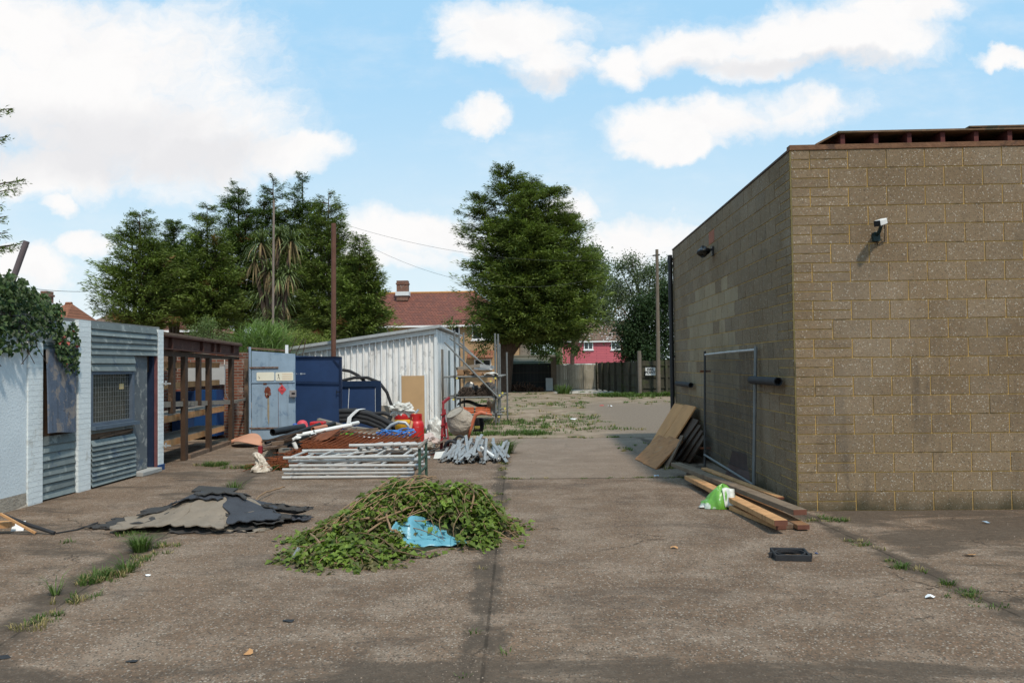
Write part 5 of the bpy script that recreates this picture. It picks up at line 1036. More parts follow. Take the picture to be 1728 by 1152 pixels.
# cut branches heap
hm = T('cuttings_heap', 'heap of freshly cut leafy branches lying over a blue plastic sheet', 'branch heap', (-1.3, 8.6, 0))
def hh(x, y):
    h = .54*math.exp(-abs((x+1.20)/.56)**3-((y-8.85)/.52)**2)+.27*math.exp(-((x+1.80)/.36)**2-((y-8.45)/.5)**2)+.24*math.exp(-((x+.62)/.24)**2-((y-8.75)/.42)**2)+.12*math.exp(-((x+1.8)/.3)**2-((y-7.6)/.28)**2)+.09*math.exp(-((x+1.35)/.4)**2-((y-7.95)/.2)**2)
    return h
lm = leafmat('cut_leaf', (.125, .175, .030), .3, .5, .65, .25, sc=5); lm2 = leafmat('wilted_leaf', (.12, .105, .045), .25, .6, .4, .2)
rr = random.Random(9); lf = MB(); tw = MB(); lf2 = MB()
cnt = 0
while cnt < 1350:
    x, y = rr.uniform(-2.75, -.25), rr.uniform(7.15, 9.8); h = hh(x, y)
    if h < .035 or rr.random() > (.35+h*2.0) or (-1.32 < x < -.74 and 7.8 < y < 8.42): continue
    cnt += 1
    an = rr.uniform(0, 2*pi); ln = rr.uniform(.18, .5); p = V((x, y, h*rr.uniform(.55, 1.0)+.02)); up_ = rr.uniform(-.1, .35)
    pts = []
    for k in range(6):
        f_ = k/5; q_ = p+V((cos(an+f_*.5), sin(an+f_*.5), 0))*ln*f_; q_.z = max(.012, min(p.z+up_*ln*f_-.5*ln*f_*f_, hh(q_.x, q_.y)+.07+.05*rr.random())); pts.append(q_)
    if rr.random() < .27: tw.tube(pts, [.006, .0055, .005, .004, .003, .002], 5, tone=rr.uniform(-.2, .5))
    tn = rr.uniform(-.35, .45)
    tgt = lf if rr.random() < .8 else lf2
    for k in range(rr.randint(11, 17)):
        f_ = rr.random(); i = min(4, int(f_*5)); q_ = pts[i].lerp(pts[i+1], f_*5-i)
        d = V((rr.uniform(-1, 1), rr.uniform(-1, 1), rr.uniform(-.9, .25))); sz = rr.uniform(.042, .100)
        q2 = q_+d*.02; q2.z = max(.02, q2.z)
        if -1.32 < q2.x < -.74 and q2.y < 8.40 and q2.y > 7.78 and rr.random() < .88: continue
        if q2.x > -.42 and rr.random() < .8: continue
        leaf(tgt, q2, d, V((rr.uniform(-.5, .5), rr.uniform(-.6, .3), 1)), sz, sz*.72, tn+rr.uniform(-.25, .3))
for (pp_) in (((415, 872), (437, 842), (462, 830), (480, 826)), ((560, 900), (600, 880), (640, 885), (690, 862)), ((640, 860), (668, 868), (690, 885)), ((680, 850), (700, 812), (730, 810)), ((690, 836), (700, 852), (740, 866)), ((620, 905), (650, 880), (625, 862)), ((540, 900), (580, 862), (600, 850)), ((650, 870), (660, 900), (672, 905)), ((540, 925), (520, 905), (530, 895)), ((780, 850), (800, 835), (795, 870))):
    pts = []
    for (px, py) in pp_:
        for z_ in [q_*.02 for q_ in range(36, 0, -1)]:
            c_ = G(px, py, z_)
            if hh(c_.x, c_.y) >= z_-.03: break
        c_.z += .04; pts.append(c_)
    fine_ = []
    for a, c_ in zip(pts[:-1], pts[1:]):
        fine_ += [a.lerp(c_, q_/4)+V((rr.uniform(-.01, .01), 0, rr.uniform(-.01, .015))) for q_ in range(4)]
    fine_.append(pts[-1]); tw.tube(fine_, .011, 6, tone=.3)
for k in range(36):                                    # dead stems across the left flank
    x, y = rr.uniform(-2.2, -1.3), rr.uniform(8.0, 8.8); an = rr.uniform(.2, 1.2); ln = rr.uniform(.2, .5); pts = [V((x+cos(an)*ln*q_/4, y+sin(an)*ln*q_/4, 0)) for q_ in range(5)]
    for q_ in pts: q_.z = hh(q_.x, q_.y)+.045+rr.uniform(-.01, .02)
    tw.tube(pts, .0045, 5, tone=rr.uniform(0, .8))
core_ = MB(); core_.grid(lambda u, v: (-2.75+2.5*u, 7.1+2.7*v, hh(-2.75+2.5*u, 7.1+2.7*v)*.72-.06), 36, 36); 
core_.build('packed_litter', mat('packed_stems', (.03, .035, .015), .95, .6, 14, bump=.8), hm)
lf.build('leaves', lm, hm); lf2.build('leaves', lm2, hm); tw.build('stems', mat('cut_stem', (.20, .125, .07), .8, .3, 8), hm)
# blue sheet
bsm = mat('blue_polythene', (.15, .40, .50), .35, .2, 6, bump=.35, bsc=9, spec=.6, trans=.15, stain=[((.3, .27, .22), .5, 5, .64)])
q = [G(645, 930), G(790, 921), G(768, 885, .05), G(690, 888, .20)]
s = MB()
def bsf(u, v):
    a = q[0].lerp(q[1], u); c_ = G(668+100*u, 884, .22-.12*u); p_ = a.lerp(c_, v); p_.z += .035*sin(9*u+3*v)*v+.03*NZ.noise(V((u*6, v*6, 1)))+.02; p_.y += .03*sin(14*u); 
    if v > .5: p_.z += .09*math.exp(-((u-.28)/.15)**2)
    p_.z = max(.008, p_.z); return p_
s.grid(bsf, 30, 14, th=.002); tag(s.build('blue_sheet', bsm, smooth=True), 'crumpled sky blue plastic sheet poking out from under the cut branches', 'plastic sheet')
s = MB(); s.grid(lambda u, v: G(600+60*u, 936-12*v+3*sin(9*u), .02+.05*v), 8, 4, th=.002); tag(s.build('blue_sheet_scrap', bsm, smooth=True), 'narrow blue plastic strip half covered by leaves left of the blue sheet', 'plastic sheet')
s = MB(); s.tube([G(496, 940, .04), G(505, 925, .12)], .022, 10, hollow=True); single(s, 'pipe_stub', M_['galv'], 'grey pipe end poking from the left tip of the cut branches', 'pipe')

# ---------------- grass and weeds
gmA = leafmat('grass_blade', (.085, .13, .035), .3, .6, .3, .2); gmD = leafmat('dry_grass', (.26, .21, .10), .2, .8, .3, .1)
def grass(mb, x, y, n, r, hgt, lean_=1.25, rr=random, dens=None, w=.006):
    for k in range(n):
        a = rr.uniform(0, 2*pi); q_ = r*sqrt(rr.random()); p = V((x+q_*cos(a), y+q_*sin(a), 0)); h = hgt*rr.uniform(.4, 1.1); d = V((cos(a), sin(a), 0))*lean_*h*rr.uniform(.2, 1.2)
        sd_ = V((-sin(a), cos(a), 0))*w*(1+y*.04); t_ = rr.uniform(-.4, .5)
        m1 = p+d*.35+V((0, 0, h*.65)); e = p+d+V((0, 0, h*rr.uniform(.7, 1)))
        mb.add([p-sd_, p+sd_, m1+sd_*.7, m1-sd_*.7, e], [(0, 1, 2, 3), (3, 2, 4)], t_)
rr = random.Random(5)
for (px, py, n, r, h, lab) in ((237, 930, 230, .07, .19, 'spiky green grass tuft in front of the felt heap'), (215, 965, 50, .06, .16, 'small dry grass tuft below the spiky green tuft'), (848, 765, 260, .22, .30, 'upright green weed clump beside the centre joint near the metal studs'), (1520, 850+108, 60, .08, .05, 'low green weed clump in the right joint near the corner'), (1600, 985, 50, .06, .05, 'low green weed clump further along the right joint'), (952, 664, 160, .5, .7, 'tall weed clump in front of the pale board fence'), (395, 826, 60, .12, .16, 'thin grass tuft behind the felt heap'), (93, 1004, 25, .03, .18, 'single thin weed stalk at the left joint')):
    p = G(px, py); s = MB(); grass(s, p.x, p.y, n, r, h, rr=rr, w=.004 if py > 800 else .006); tag(s.build('grass_tuft', gmA), lab, 'weed')
gs = MB(); gd = MB()
def strip(x0, y0, x1, y1, n, w, h, dry=.25):
    for k in range(n):
        f_ = rr.random(); x = x0+(x1-x0)*f_+rr.gauss(0, w); y = y0+(y1-y0)*f_+rr.gauss(0, w)
        if NZ.noise(V((x*2.1, y*2.1, 0))) < .02: continue
        grass(gd if rr.random() < dry else gs, x, y, 14, .05, h*rr.uniform(.5, 1.2), rr=rr, w=.003)
strip(-3.50, 5.5, -3.75, 8.3, 130, .07, .045, .4); strip(-.36, 4.8, -.70, 19, 230, .05, .035, .5); strip(3.2, 6, 3.02, 9.4, 110, .06, .035, .4)
strip(-3.78, 7.2, -3.66, 6.7, 60, .07, .08, .3)
strip(-6.1, 15.2, -4.1, 14.2, 300, .10, .10, .1); strip(-.6, 12.95, 3.0, 12.95, 60, .03, .03, .4); strip(-.5, 20.2, 3, 20.2, 120, .1, .05); strip(2.2, 14.6, 2.9, 12.5, 160, .10, .07, .2); strip(3.1, 9.4, 3.6, 9.3, 30, .08, .05); strip(2.0, 17, 2.2, 18.5, 80, .15, .07); strip(-5, 8.6, -4.2, 8.9, 40, .08, .05, .1)
for k in range(2400):
    y = 20.5+34*rr.random()**1.3; x = rr.uniform(-3.2, 8)
    nz = NZ.noise(V((x*.45, y*.28, 3)))+.5*NZ.noise(V((x*1.5, y*1.0, 5)))
    if nz < .12 or (x > 2.2 and y < 38 and nz < .45) : continue
    grass(gd if rr.random() < .3 else gs, x, y, 12, .16, rr.uniform(.04, .12), rr=rr, w=.005)
for k in range(260): grass(gs, rr.uniform(-2.4, .3), rr.uniform(23.0, 27) if rr.random() < .4 else rr.uniform(21.0, 22), 12, .14, rr.uniform(.06, .16), rr=rr, w=.005)
for k in range(900): grass(gs, rr.uniform(3.5, 9), 46.2+rr.gauss(0, .5) , 12, .16, rr.uniform(.1, .3), rr=rr, w=.008)
tag(gs.build('weeds', gmA), kind='stuff'); tag(gd.build('dry_weeds', gmD), kind='stuff')
# ================================================================== TREES
cf = leafmat('conifer_spray', (.128, .166, .042), .2, .65, .35, .2, sc=1.2); cfd = leafmat('dark_conifer_spray', (.085, .125, .034), .18, .65, .35, .2, sc=1.2)
brn = leafmat('browned_spray', (.20, .11, .05), .15, .8, .3, .1)
def conifer(name, label, cx, cy, H, z0, rm, seed, nb=130, ns=10, nl=9, m=cf, ls=.27, group=None, prof=None, trunk_r=.16, leaders=((0, 0, 1.0),), sq=1.0, brown=.02, up=.45, off=(0, 0), tr_x=None):
    rr = random.Random(seed); t = T(name, label, 'tree', (cx, cy, 0), group); tk = MB(); lv = MB(); bl = MB()
    bx_ = cx if tr_x is None else tr_x
    for (lx, ly, lh) in leaders:
        tk.tube([(bx_, cy, 0), (bx_+(cx-bx_)*.12+lx*.04, cy+ly*.04, H*.17), (cx+lx*.5, cy+ly*.5, H*.45), (cx+lx, cy+ly, H*lh*.97)], [trunk_r*1.25, trunk_r, trunk_r*.55, .02], 10)
    pf_ = prof or (lambda t_: min(1, (t_+.06)/.22)**.6*(1-t_)**.6)
    for i in range(nb):
        lx, ly, lh = leaders[rr.randrange(len(leaders))]; Hh = H*lh
        u_ = rr.random()**1.0; h = z0+(Hh-z0)*u_; a = rr.uniform(0, 2*pi)
        L_ = rm*pf_(u_)*rr.uniform(.5, 1.25)*(1 if len(leaders) == 1 else .95)+.22; lz = ls*(.6+.4*min(1, (1-u_)*2.2))
        ax = V((cx+lx*min(1, h/Hh), cy+ly*min(1, h/Hh)*sq, h)); d = V((cos(a), sin(a)*sq, 0)); rise_ = up*L_*rr.uniform(.4, 1.2)*(1 if u_ > .12 else -.1)
        pts = [ax+d*L_*f_+V((0, 0, -rise_*.6+rise_*f_**1.4)) for f_ in (0, .25, .5, .75, 1)]
        if i % 3 == 0: tk.tube(pts, [.035*trunk_r/.16, .03, .02, .012, .006], 5, cap=False)
        bt = rr.uniform(-.32, .38); isb = rr.random() < brown
        for k in range(ns):
            f_ = .08+.94*((k+rr.random())/ns)**.8; f_ = min(1, f_); q_ = f_*4; j = min(3, int(q_)); c_ = pts[j].lerp(pts[j+1], q_-j)
            sw = .34*L_*(1-f_*.7)*rr.uniform(-1, 1); c_ = c_+V((-d.y, d.x, 0))*sw*.8+V((0, 0, rr.uniform(-.14, .1)*ls/.27))
            if rr.random() < .12: continue
            dd_ = (d+V((-d.y, d.x, 0))*sw*.5/max(.3, L_)).normalized()
            for z in range(nl):
                v_ = (dd_+V((rr.gauss(0, .42), rr.gauss(0, .42), rr.gauss(.22, .28)))); sz = lz*rr.uniform(.5, 1.25)
                p_ = c_+V((rr.gauss(0, .5), rr.gauss(0, .5), rr.gauss(0, .3)))*lz
                leaf(bl if isb else lv, p_, v_, V((rr.gauss(0, .5), rr.gauss(0, .5), 1)), sz, sz*.24, bt+.3*(f_-.6)+rr.uniform(-.3, .3), .15)
    tk.build('trunk', M_['bark'], t); lv.build('crown', m, t)
    if bl.v: bl.build('dead_sprays', brn, t)
    return t
def X_(px, Y, py=560): return AY(px, py, Y).x
def Z_(px, py, Y): return AY(px, py, Y).z
gl = 'conifers behind the timber store'
lt = [(236, 352, 548, 76, 38, 229, cf, 'leftmost conifer behind the hut roof, standing clear with a ragged pale green crown'),
      (294, 372, 530, 44, 42, 294, cfd, 'short dark conifer second from the left, between the leftmost and the taller row'),
      (350, 345, 548, 55, 39, 352, cf, 'third conifer from the left with an upswept left side'),
      (403, 305, 545, 58, 42, 405, cfd, 'fourth conifer from the left with a narrow pointed top, left of the palm'),
      (462, 295, 545, 52, 43, 462, cfd, 'conifer rising directly behind the thin antenna mast'),
      (512, 292, 550, 58, 42, 515, cfd, 'tallest conifer of the row, between the mast and the rusty pole'),
      (556, 322, 560, 62, 40, 560, cf, 'conifer right behind the rusty pole with a branch reaching right'),
      (608, 400, 585, 44, 37, 612, cf, 'lowest rightmost conifer of the row, beside the red tiled roof')]
for k, (px, pt, pb_, hw, Y, tx, m, lab) in enumerate(lt):
    conifer('conifer', lab, X_(px, Y), Y, Z_(px, pt, Y), Z_(px, pb_, Y)-.2, hw*Y/1401*1.12, 40+k, nb=360, ns=12, nl=12, m=m, group=gl, ls=.22, leaders=((0, 0, 1.0), (-.55, .3, .93-.04*(k%3)), (.5, -.2, .84+.03*(k%2))), tr_x=X_(tx, Y), brown=.018)
Y = 56
conifer('large_conifer', 'large spreading dark conifer in the centre with a thick bare lower trunk', X_(892, Y), Y, Z_(860, 276, Y), Z_(880, 575, Y), 3.3, 99, nb=1600, ns=15, nl=11, m=cf, ls=.34,
        leaders=((-1.4, 0, 1.0), (.2, .8, .955), (1.6, -.3, .90), (2.9, .5, .78), (-3.3, .2, .865), (0, -1.4, .85), (3.9, 0, .62)), prof=lambda t_: min(1, (t_+.16)/.35)**.5*(1-t_)**.42, trunk_r=.36, tr_x=X_(850, Y), up=.30, brown=0)
rr = random.Random(31)                                # drooping low branch on the left
def droop_branch(px0, py0, px1, py1, Y, n, spread, m=cfd, seed=1, ls=.32, name='foliage', parent=None):
    rr = random.Random(seed); lv = MB(); tk = MB(); a, c_ = AY(px0, py0, Y), AY(px1, py1, Y-.5); tk.tube([a, a.lerp(c_, .5)+V((0, 0, .2)), c_], [.06, .04, .015], 6); tk_o = lv
    for k in range(n):
        f_ = rr.random(); b_ = a.lerp(c_, f_)+V((rr.gauss(0, .25), rr.gauss(0, .5), -spread*rr.random()*(.3+f_*.7)+.1))
        for z in range(9): leaf(lv, b_+V((rr.gauss(0, .18), rr.gauss(0, .18), rr.gauss(0, .15))), V((rr.gauss(-.4, .5), rr.gauss(0, .5), rr.gauss(-.5, .5))), V((rr.gauss(0, .5), rr.gauss(0, .5), 1)), ls*rr.uniform(.5, 1.1), ls*.3, rr.uniform(-.4, .3), .15)
    o = lv.build(name, m, parent); tk.build('branch', M_['bark'], o if parent is None else parent); return o
big = [o for o in bpy.data.objects if o.name == 'large_conifer'][0]
for (a) in ((848, 548, 756, 541, 40, .35), (845, 556, 785, 566, 22, .7), (842, 560, 806, 588, 30, .9), (870, 560, 925, 600, 60, .5), (900, 550, 978, 590, 60, .5), (880, 560, 950, 578, 80, .6)):
    droop_branch(*a[:4], Y-.5, a[4], a[5], seed=a[0]+a[3], parent=big)
# edge conifer, trunk outside the frame
t = T('edge_conifer', 'conifer whose branch tips reach in from the left edge of the sky', 'tree', (-13.2, 14.5, 0))
s = MB(); s.tube([(-13.2, 14.5, 0), (-13.2, 14.5, 5), (-13.2, 14.5, 10)], [.25, .16, .03], 10)
lv = MB(); rr = random.Random(6)
for (px, py) in ((20, 183), (14, 230), (44, 303), (30, 318), (4, 345), (9, 365), (13, 392), (44, 410), (20, 415), (-25, 250), (-30, 380), (-40, 330), (-50, 200)):
    e = AY(px, py, 14.2+rr.uniform(-.4, .4)); a = V((-13.2, 14.5, e.z-.2)); n_ = 46
    s.tube([a, a.lerp(e, .6)+V((0, 0, -.12)), e], [.05, .03, .006], 6)
    for k in range(n_):
        f_ = .45+.55*(k/n_)**.8; c_ = a.lerp(e, f_)+V((0, 0, -.12*sin(pi*f_))); w_ = .22*(1.12-f_)+.03
        for z in range(8):
            leaf(lv, c_+V((rr.gauss(0, w_*.5), rr.gauss(0, w_), rr.gauss(-.04, w_*.45)))*1.0, V((rr.gauss(.8, .3), rr.gauss(0, .5), rr.gauss(-.05, .35))), V((rr.gauss(0, .5), rr.gauss(0, .5), 1)), rr.uniform(.05, .11), .025, rr.uniform(-.4, .4), .15)
for k in range(500):
    c_ = V((-13.2+rr.gauss(0, 1), 14.5+rr.gauss(0, 1.0), rr.uniform(3, 9.5)))
    for z in range(8): leaf(lv, c_+V((rr.gauss(0, .15), rr.gauss(0, .15), rr.gauss(0, .1))), V((rr.gauss(0, 1), rr.gauss(0, 1), .2)), V((rr.gauss(0, .5), rr.gauss(0, .5), 1)), rr.uniform(.1, .2), .05, rr.uniform(-.4, .4), .15)
s.build('trunk', M_['bark'], t); lv.build('crown', cf, t)
s = MB(); s.tube([AY(45, 407, 12.6), AY(18, 482, 12.6), AY(2, 527, 12.6), V((AY(-15, 575, 12.6).x-.3, 12.6, 0))], .045, 12); single(s, 'tilted_pole', mat('weathered_purple_grey', (.13, .10, .10), .7, .3, 5), 'slanting grey pole rising out of the ivy at the left edge', 'pole')
# broadleaf crowns
def broadleaf(name, label, cx, cy, H, blobs, seed, m, ls=.16, n=60, nl=26, tr=.12, cat='tree', br=True):
    rr = random.Random(seed); t = T(name, label, cat, (cx, cy, 0)); tk = MB(); lv = MB()
    if tr: tk.tube([(cx, cy, 0), (cx, cy, H*.35), (cx+.2, cy, H*.7)], [tr, tr*.8, tr*.3], 8)
    for (bx_, by_, bz, r_, k_) in blobs:
        if tr: tk.tube([(cx, cy, max(.1, min(bz-.4*r_, H*.3))), (cx*.5+bx_*.5, cy*.5+by_*.5, bz*.75), (bx_, by_, bz), (bx_+rr.uniform(-.3, .3)*r_, by_, bz+r_*.8)], [tr*.5, tr*.35, tr*.2, .01], 6)
        for i in range(int(n*k_)):
            d = V((rr.gauss(0, 1), rr.gauss(0, 1), rr.gauss(0, 1))).normalized()*r_*rr.uniform(.35, 1.05)**.7; c_ = V((bx_, by_, bz))+V((d.x, d.y, d.z*.85)); tn = rr.uniform(-.35, .35)
            for z in range(nl):
                leaf(lv, c_+V((rr.gauss(0, 1), rr.gauss(0, 1), rr.gauss(0, 1)))*ls*1.5, V((rr.gauss(0, 1), rr.gauss(0, 1), rr.gauss(-.3, .7))), V((rr.gauss(0, .7), rr.gauss(0, .7), 1)), ls*rr.uniform(.5, 1.1), ls*.5, tn+rr.uniform(-.2, .2))
    if tr: tk.build('trunk', M_['bark'], t)
    lv.build('crown', m, t); return t
grn = leafmat('broad_leaf', (.065, .115, .028), .3, .55, .3, .3, sc=1); dgr = leafmat('dark_broad_leaf', (.030, .055, .018), .2, .6, .35, .25, sc=1); eu = leafmat('grey_green_leaf', (.13, .165, .095), .3, .6, .25, .25, sc=1); brl = leafmat('russet_leaf', (.16, .085, .05), .2, .7, .3, .2)
def bb(px, py, Y, rpx, k=1.0): p = AY(px, py, Y); return (p.x, p.y, p.z, rpx*Y/1401, k)
Y = 66
broadleaf('eucalyptus', 'pale grey green tree right behind the large conifer', X_(965, Y), Y, 7.5, [bb(1003, 455, Y, 22), bb(1015, 490, Y, 24), bb(990, 520, Y, 26), bb(1020, 530, Y, 22), bb(1000, 430, Y, 10, .5)], 3, eu, .26, 80, 24, .2)
Y = 60
broadleaf('eucalyptus', 'sparse airy grey green tree with thin limbs left of the utility pole', X_(1090, Y), Y, 7, [bb(1046, 450, Y, 9, .5), bb(1066, 442, Y, 10, .5), bb(1040, 480, Y, 12, .6), bb(1075, 468, Y, 15, .9), bb(1098, 460, Y, 14, .9), bb(1060, 500, Y, 17, .8), bb(1090, 500, Y, 20), bb(1040, 505, Y, 12, .7), bb(1118, 480, Y, 16), bb(1125, 450, Y, 9, .6)], 5, eu, .2, 60, 20, .16)
Y = 50.5
broadleaf('dark_tree', 'dense dark green tree leaning over the right hand fence', X_(1098, Y), Y, 5.5, [bb(1075, 560, Y, 34), bb(1110, 530, Y, 32), bb(1100, 585, Y, 30), bb(1070, 592, Y, 20), bb(1140, 560, Y, 34), bb(1085, 520, Y, 22), bb(1130, 500, Y, 22), bb(1066, 560, Y, 14)], 7, dgr, .20, 110, 24, .2)
Y = 53
broadleaf('russet_shrub', 'russet brown leafed branches between the pink house and the dark tree', X_(1058, Y), Y, 4.5, [bb(1062, 536, Y, 11), bb(1078, 533, Y, 10, .7), bb(1048, 530, Y, 8, .6)], 9, brl, .12, 26, 12, .06, cat='shrub')
Y = 88
broadleaf('garden_tree', 'mid green garden tree seen between the green shed and the conifer branches', X_(908, Y), Y, 4.5, [bb(895, 600, Y, 22), bb(925, 592, Y, 24), bb(905, 580, Y, 18), bb(880, 590, Y, 16), bb(935, 610, Y, 14)], 13, grn, .3, 40, 20, .2)
# hedges closing the view low down
def hedge(label, x0, x1, Y, h, seed, m=dgr, n=None, ls=.22, d=1.4, name='hedge'):
    rr = random.Random(seed); lv = MB(); n = n or int((x1-x0)*h*16)
    for i in range(n):
        c_ = V((rr.uniform(x0, x1), Y+rr.uniform(-d/2, d/2), 0)); c_.z = rr.random()*h*(.85+.25*NZ.noise(V((c_.x*.7, seed, 0)))); tn = rr.uniform(-.3, .3)
        for z in range(16): leaf(lv, c_+V((rr.gauss(0, 1), rr.gauss(0, 1), rr.gauss(0, 1)))*ls*1.3, V((rr.gauss(0, 1), rr.gauss(0, 1), rr.gauss(-.2, .7))), V((rr.gauss(0, .7), rr.gauss(0, .7), 1)), ls*rr.uniform(.6, 1.2), ls*.5, tn+rr.uniform(-.2, .2))
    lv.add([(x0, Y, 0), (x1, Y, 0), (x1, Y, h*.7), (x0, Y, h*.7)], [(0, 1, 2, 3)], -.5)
    return tag(lv.build(name, m), label, 'hedge')
hedge('dark undergrowth hedge below the row of conifers', -20, -7.5, 46, 3.6, 3)
hedge('dark hedge behind the right hand fence', 6.2, 13, 48.6, 2.9, 5)
# shrubs behind the timber store
t = T('willowy_shrub', 'fine leaved green shrub rising behind the top beam of the timber store', 'shrub', (X_(455, 22.8), 22.8, 0)); s = MB(); rr = random.Random(8)
for k in range(2600):
    x = rr.gauss(X_(452, 22.8), .52); x = max(-8.9, x)
    if x > -6.95: continue
    x = x; y = 22.7+rr.gauss(0, .35); h = (3.12-.35*((x-X_(450, 22.8))/.9)**2)*rr.uniform(.72, 1.03); d = V((rr.gauss(0, .16), rr.gauss(0, .16), 0)); p = V((x, y, h-rr.uniform(.25, .6)))
    w_ = rr.uniform(.006, .011); tn = rr.uniform(-.4, .5); e = p+d*2+V((0, 0, rr.uniform(.2, .42))); m1 = p.lerp(e, .55)-d*.4; s.add([p+V((-w_, 0, 0)), p+V((w_, 0, 0)), m1+V((w_, 0, 0)), m1-V((w_, 0, 0)), e+d], [(0, 1, 2, 3), (3, 2, 4)], tn)
s.build('foliage', leafmat('willowherb', (.13, .19, .06), .3, .6, .3, .2, sc=2), t)
s = MB()
for k in range(26): x = X_(452, 22.8)+rr.gauss(0, .5); s.tube([(x, 22.7, 0), (x+rr.gauss(0, .1), 22.7, 1.5), (x+rr.gauss(0, .2), 22.7+rr.gauss(0, .2), 2.6)], .012, 5)
s.build('stems', M_['bark'], t)
broadleaf('leafy_shrub', 'spindly pale leaved shrub behind the left part of the timber store roof', X_(345, 23.2), 23.2, 3, [bb(352, 548, 23.2, 13, .8), bb(348, 575, 23.2, 20), bb(330, 562, 23.2, 12, .8), bb(375, 572, 23.2, 14, .7), bb(322, 580, 23.2, 12)], 17, leafmat('spotty_leaf', (.15, .19, .08), .3, .6, .3, .2), .06, 55, 14, .04, cat='shrub')
broadleaf('leafy_shrub', 'yellow green shrub just left of the rusty pole above the navy door', X_(520, 33), 33, 3, [bb(520, 578, 33, 15), bb(498, 574, 33, 18), bb(538, 582, 33, 13), bb(485, 580, 33, 14), bb(550, 585, 33, 9)], 19, leafmat('yellow_leaf', (.20, .24, .06), .3, .6, .3, .2), .09, 80, 18, .04, cat='shrub')
# cordyline palm
t = T('palm', 'multi headed palm with drooping sword leaves in front of the tall conifers', 'palm', (X_(462, 33), 33, 0)); tk = MB(); lv = MB(); dl = MB(); rr = random.Random(4)
for (px, py, r_) in ((440, 408, 24), (470, 398, 22), (492, 405, 27), (430, 440, 24), (470, 470, 22), (488, 462, 22), (455, 455, 22), (448, 500, 26), (478, 505, 24), (462, 535, 26), (440, 535, 18)):
    c_ = AY(px, py, 33+rr.uniform(-.4, .4)); L_ = r_*33/1401*1.55
    tk.tube([(X_(462, 33), 33, 0), (X_(462, 33)*.6+c_.x*.4, 33, c_.z*.6), c_-V((0, 0, .1))], [.16, .11, .07], 8)
    for k in range(95):
        a = rr.uniform(0, 2*pi); el = rr.uniform(-1.2, 1.3); d = V((cos(a)*cos(el), sin(a)*cos(el), sin(el))); tn = rr.uniform(-.4, .45); w_ = .026; sd_ = d.cross(V((0, 0, 1))).normalized()*w_; l_ = L_*rr.uniform(.7, 1.1)
        p0, p1, p2, p3 = c_, c_+d*l_*.4, c_+d*l_*.75-V((0, 0, l_*.14)), c_+d*l_*.95-V((0, 0, l_*.45))
        (dl if el < -.5 else lv).add([p0-sd_, p0+sd_, p1+sd_, p1-sd_, p2+sd_*.8, p2-sd_*.8, p3], [(0, 1, 2, 3), (3, 2, 4, 5), (5, 4, 6)], tn)
tk.build('trunk', M_['bark'], t); lv.build('fronds', leafmat('sword_leaf', (.12, .15, .06), .2, .6, .3, .2, sc=1), t); dl.build('dead_fronds', leafmat('dead_sword_leaf', (.20, .15, .08), .2, .8, .3, .1), t)
# ivy over the left wall
iv = T('ivy', 'dark glossy ivy mass hanging over the white wall at the left edge', 'ivy', (XW-.3, 10.2, 1.9)); lv = MB(); lr = MB(); rr = random.Random(12); tk = MB()
n_ = 0
while n_ < 5200:
    px, py = rr.uniform(-90, 132), rr.uniform(455, 628)
    top = 462+max(0, px-15)*.62 if px > 15 else 462; bot = 596-max(0, 30-abs(px-30))*.2 if px < 62 else 572-.1*(px-62)
    if px > 104: bot = 628; top = max(top, 545)
    elif px > 92: bot = 600
    if not (top+8*sin(px*.3) < py < bot+7*sin(px*.45)): continue
    if rr.random() < .25 and py > bot-16: continue
    p = AX(px, py, XW-.25+rr.uniform(-.25, .38)*(1 if px < 95 else .35)+.0)
    if px > 100 and rr.random() < .55: continue
    n_ += 1
    if px > 95: p = AX(px, py, XW+rr.uniform(.02, .12))
    leaf(lr if rr.random() < .03 and px > 90 else lv, p, V((rr.uniform(-.2, .8), rr.uniform(-1, .6), rr.uniform(-1.3, .1))), V((1, -.5, rr.uniform(0, 1.2))), rr.uniform(.05, .10), rr.uniform(.045, .075), rr.uniform(-.45, .5))
for k in range(5):
    px = rr.uniform(-20, 120); p = AX(px, 560, XW+.06); tk.tube([p, p+V((.0, rr.uniform(-.2, .2), -.2)), p+V((.03, rr.uniform(-.3, .3), -.42))], .005, 5)
lv.build('leaves', leafmat('ivy_leaf', (.045, .075, .022), .2, .5, .35, .25), iv); lr.build('red_leaves', leafmat('red_leaf', (.30, .05, .03), .2, .5), iv); tk.build('stems', M_['bark'], iv)
s = MB(); s.grid(lambda u, v: (XW-.85+.62*u, 6.5+4.7*v, 2.02+.62*sin(pi*min(1, u))*(1-.62*max(0, v-.35)/.65)), 8, 12); s.build('inner_stems', mat('ivy_inner', (.02, .022, .012), .95, .5, 9), iv)

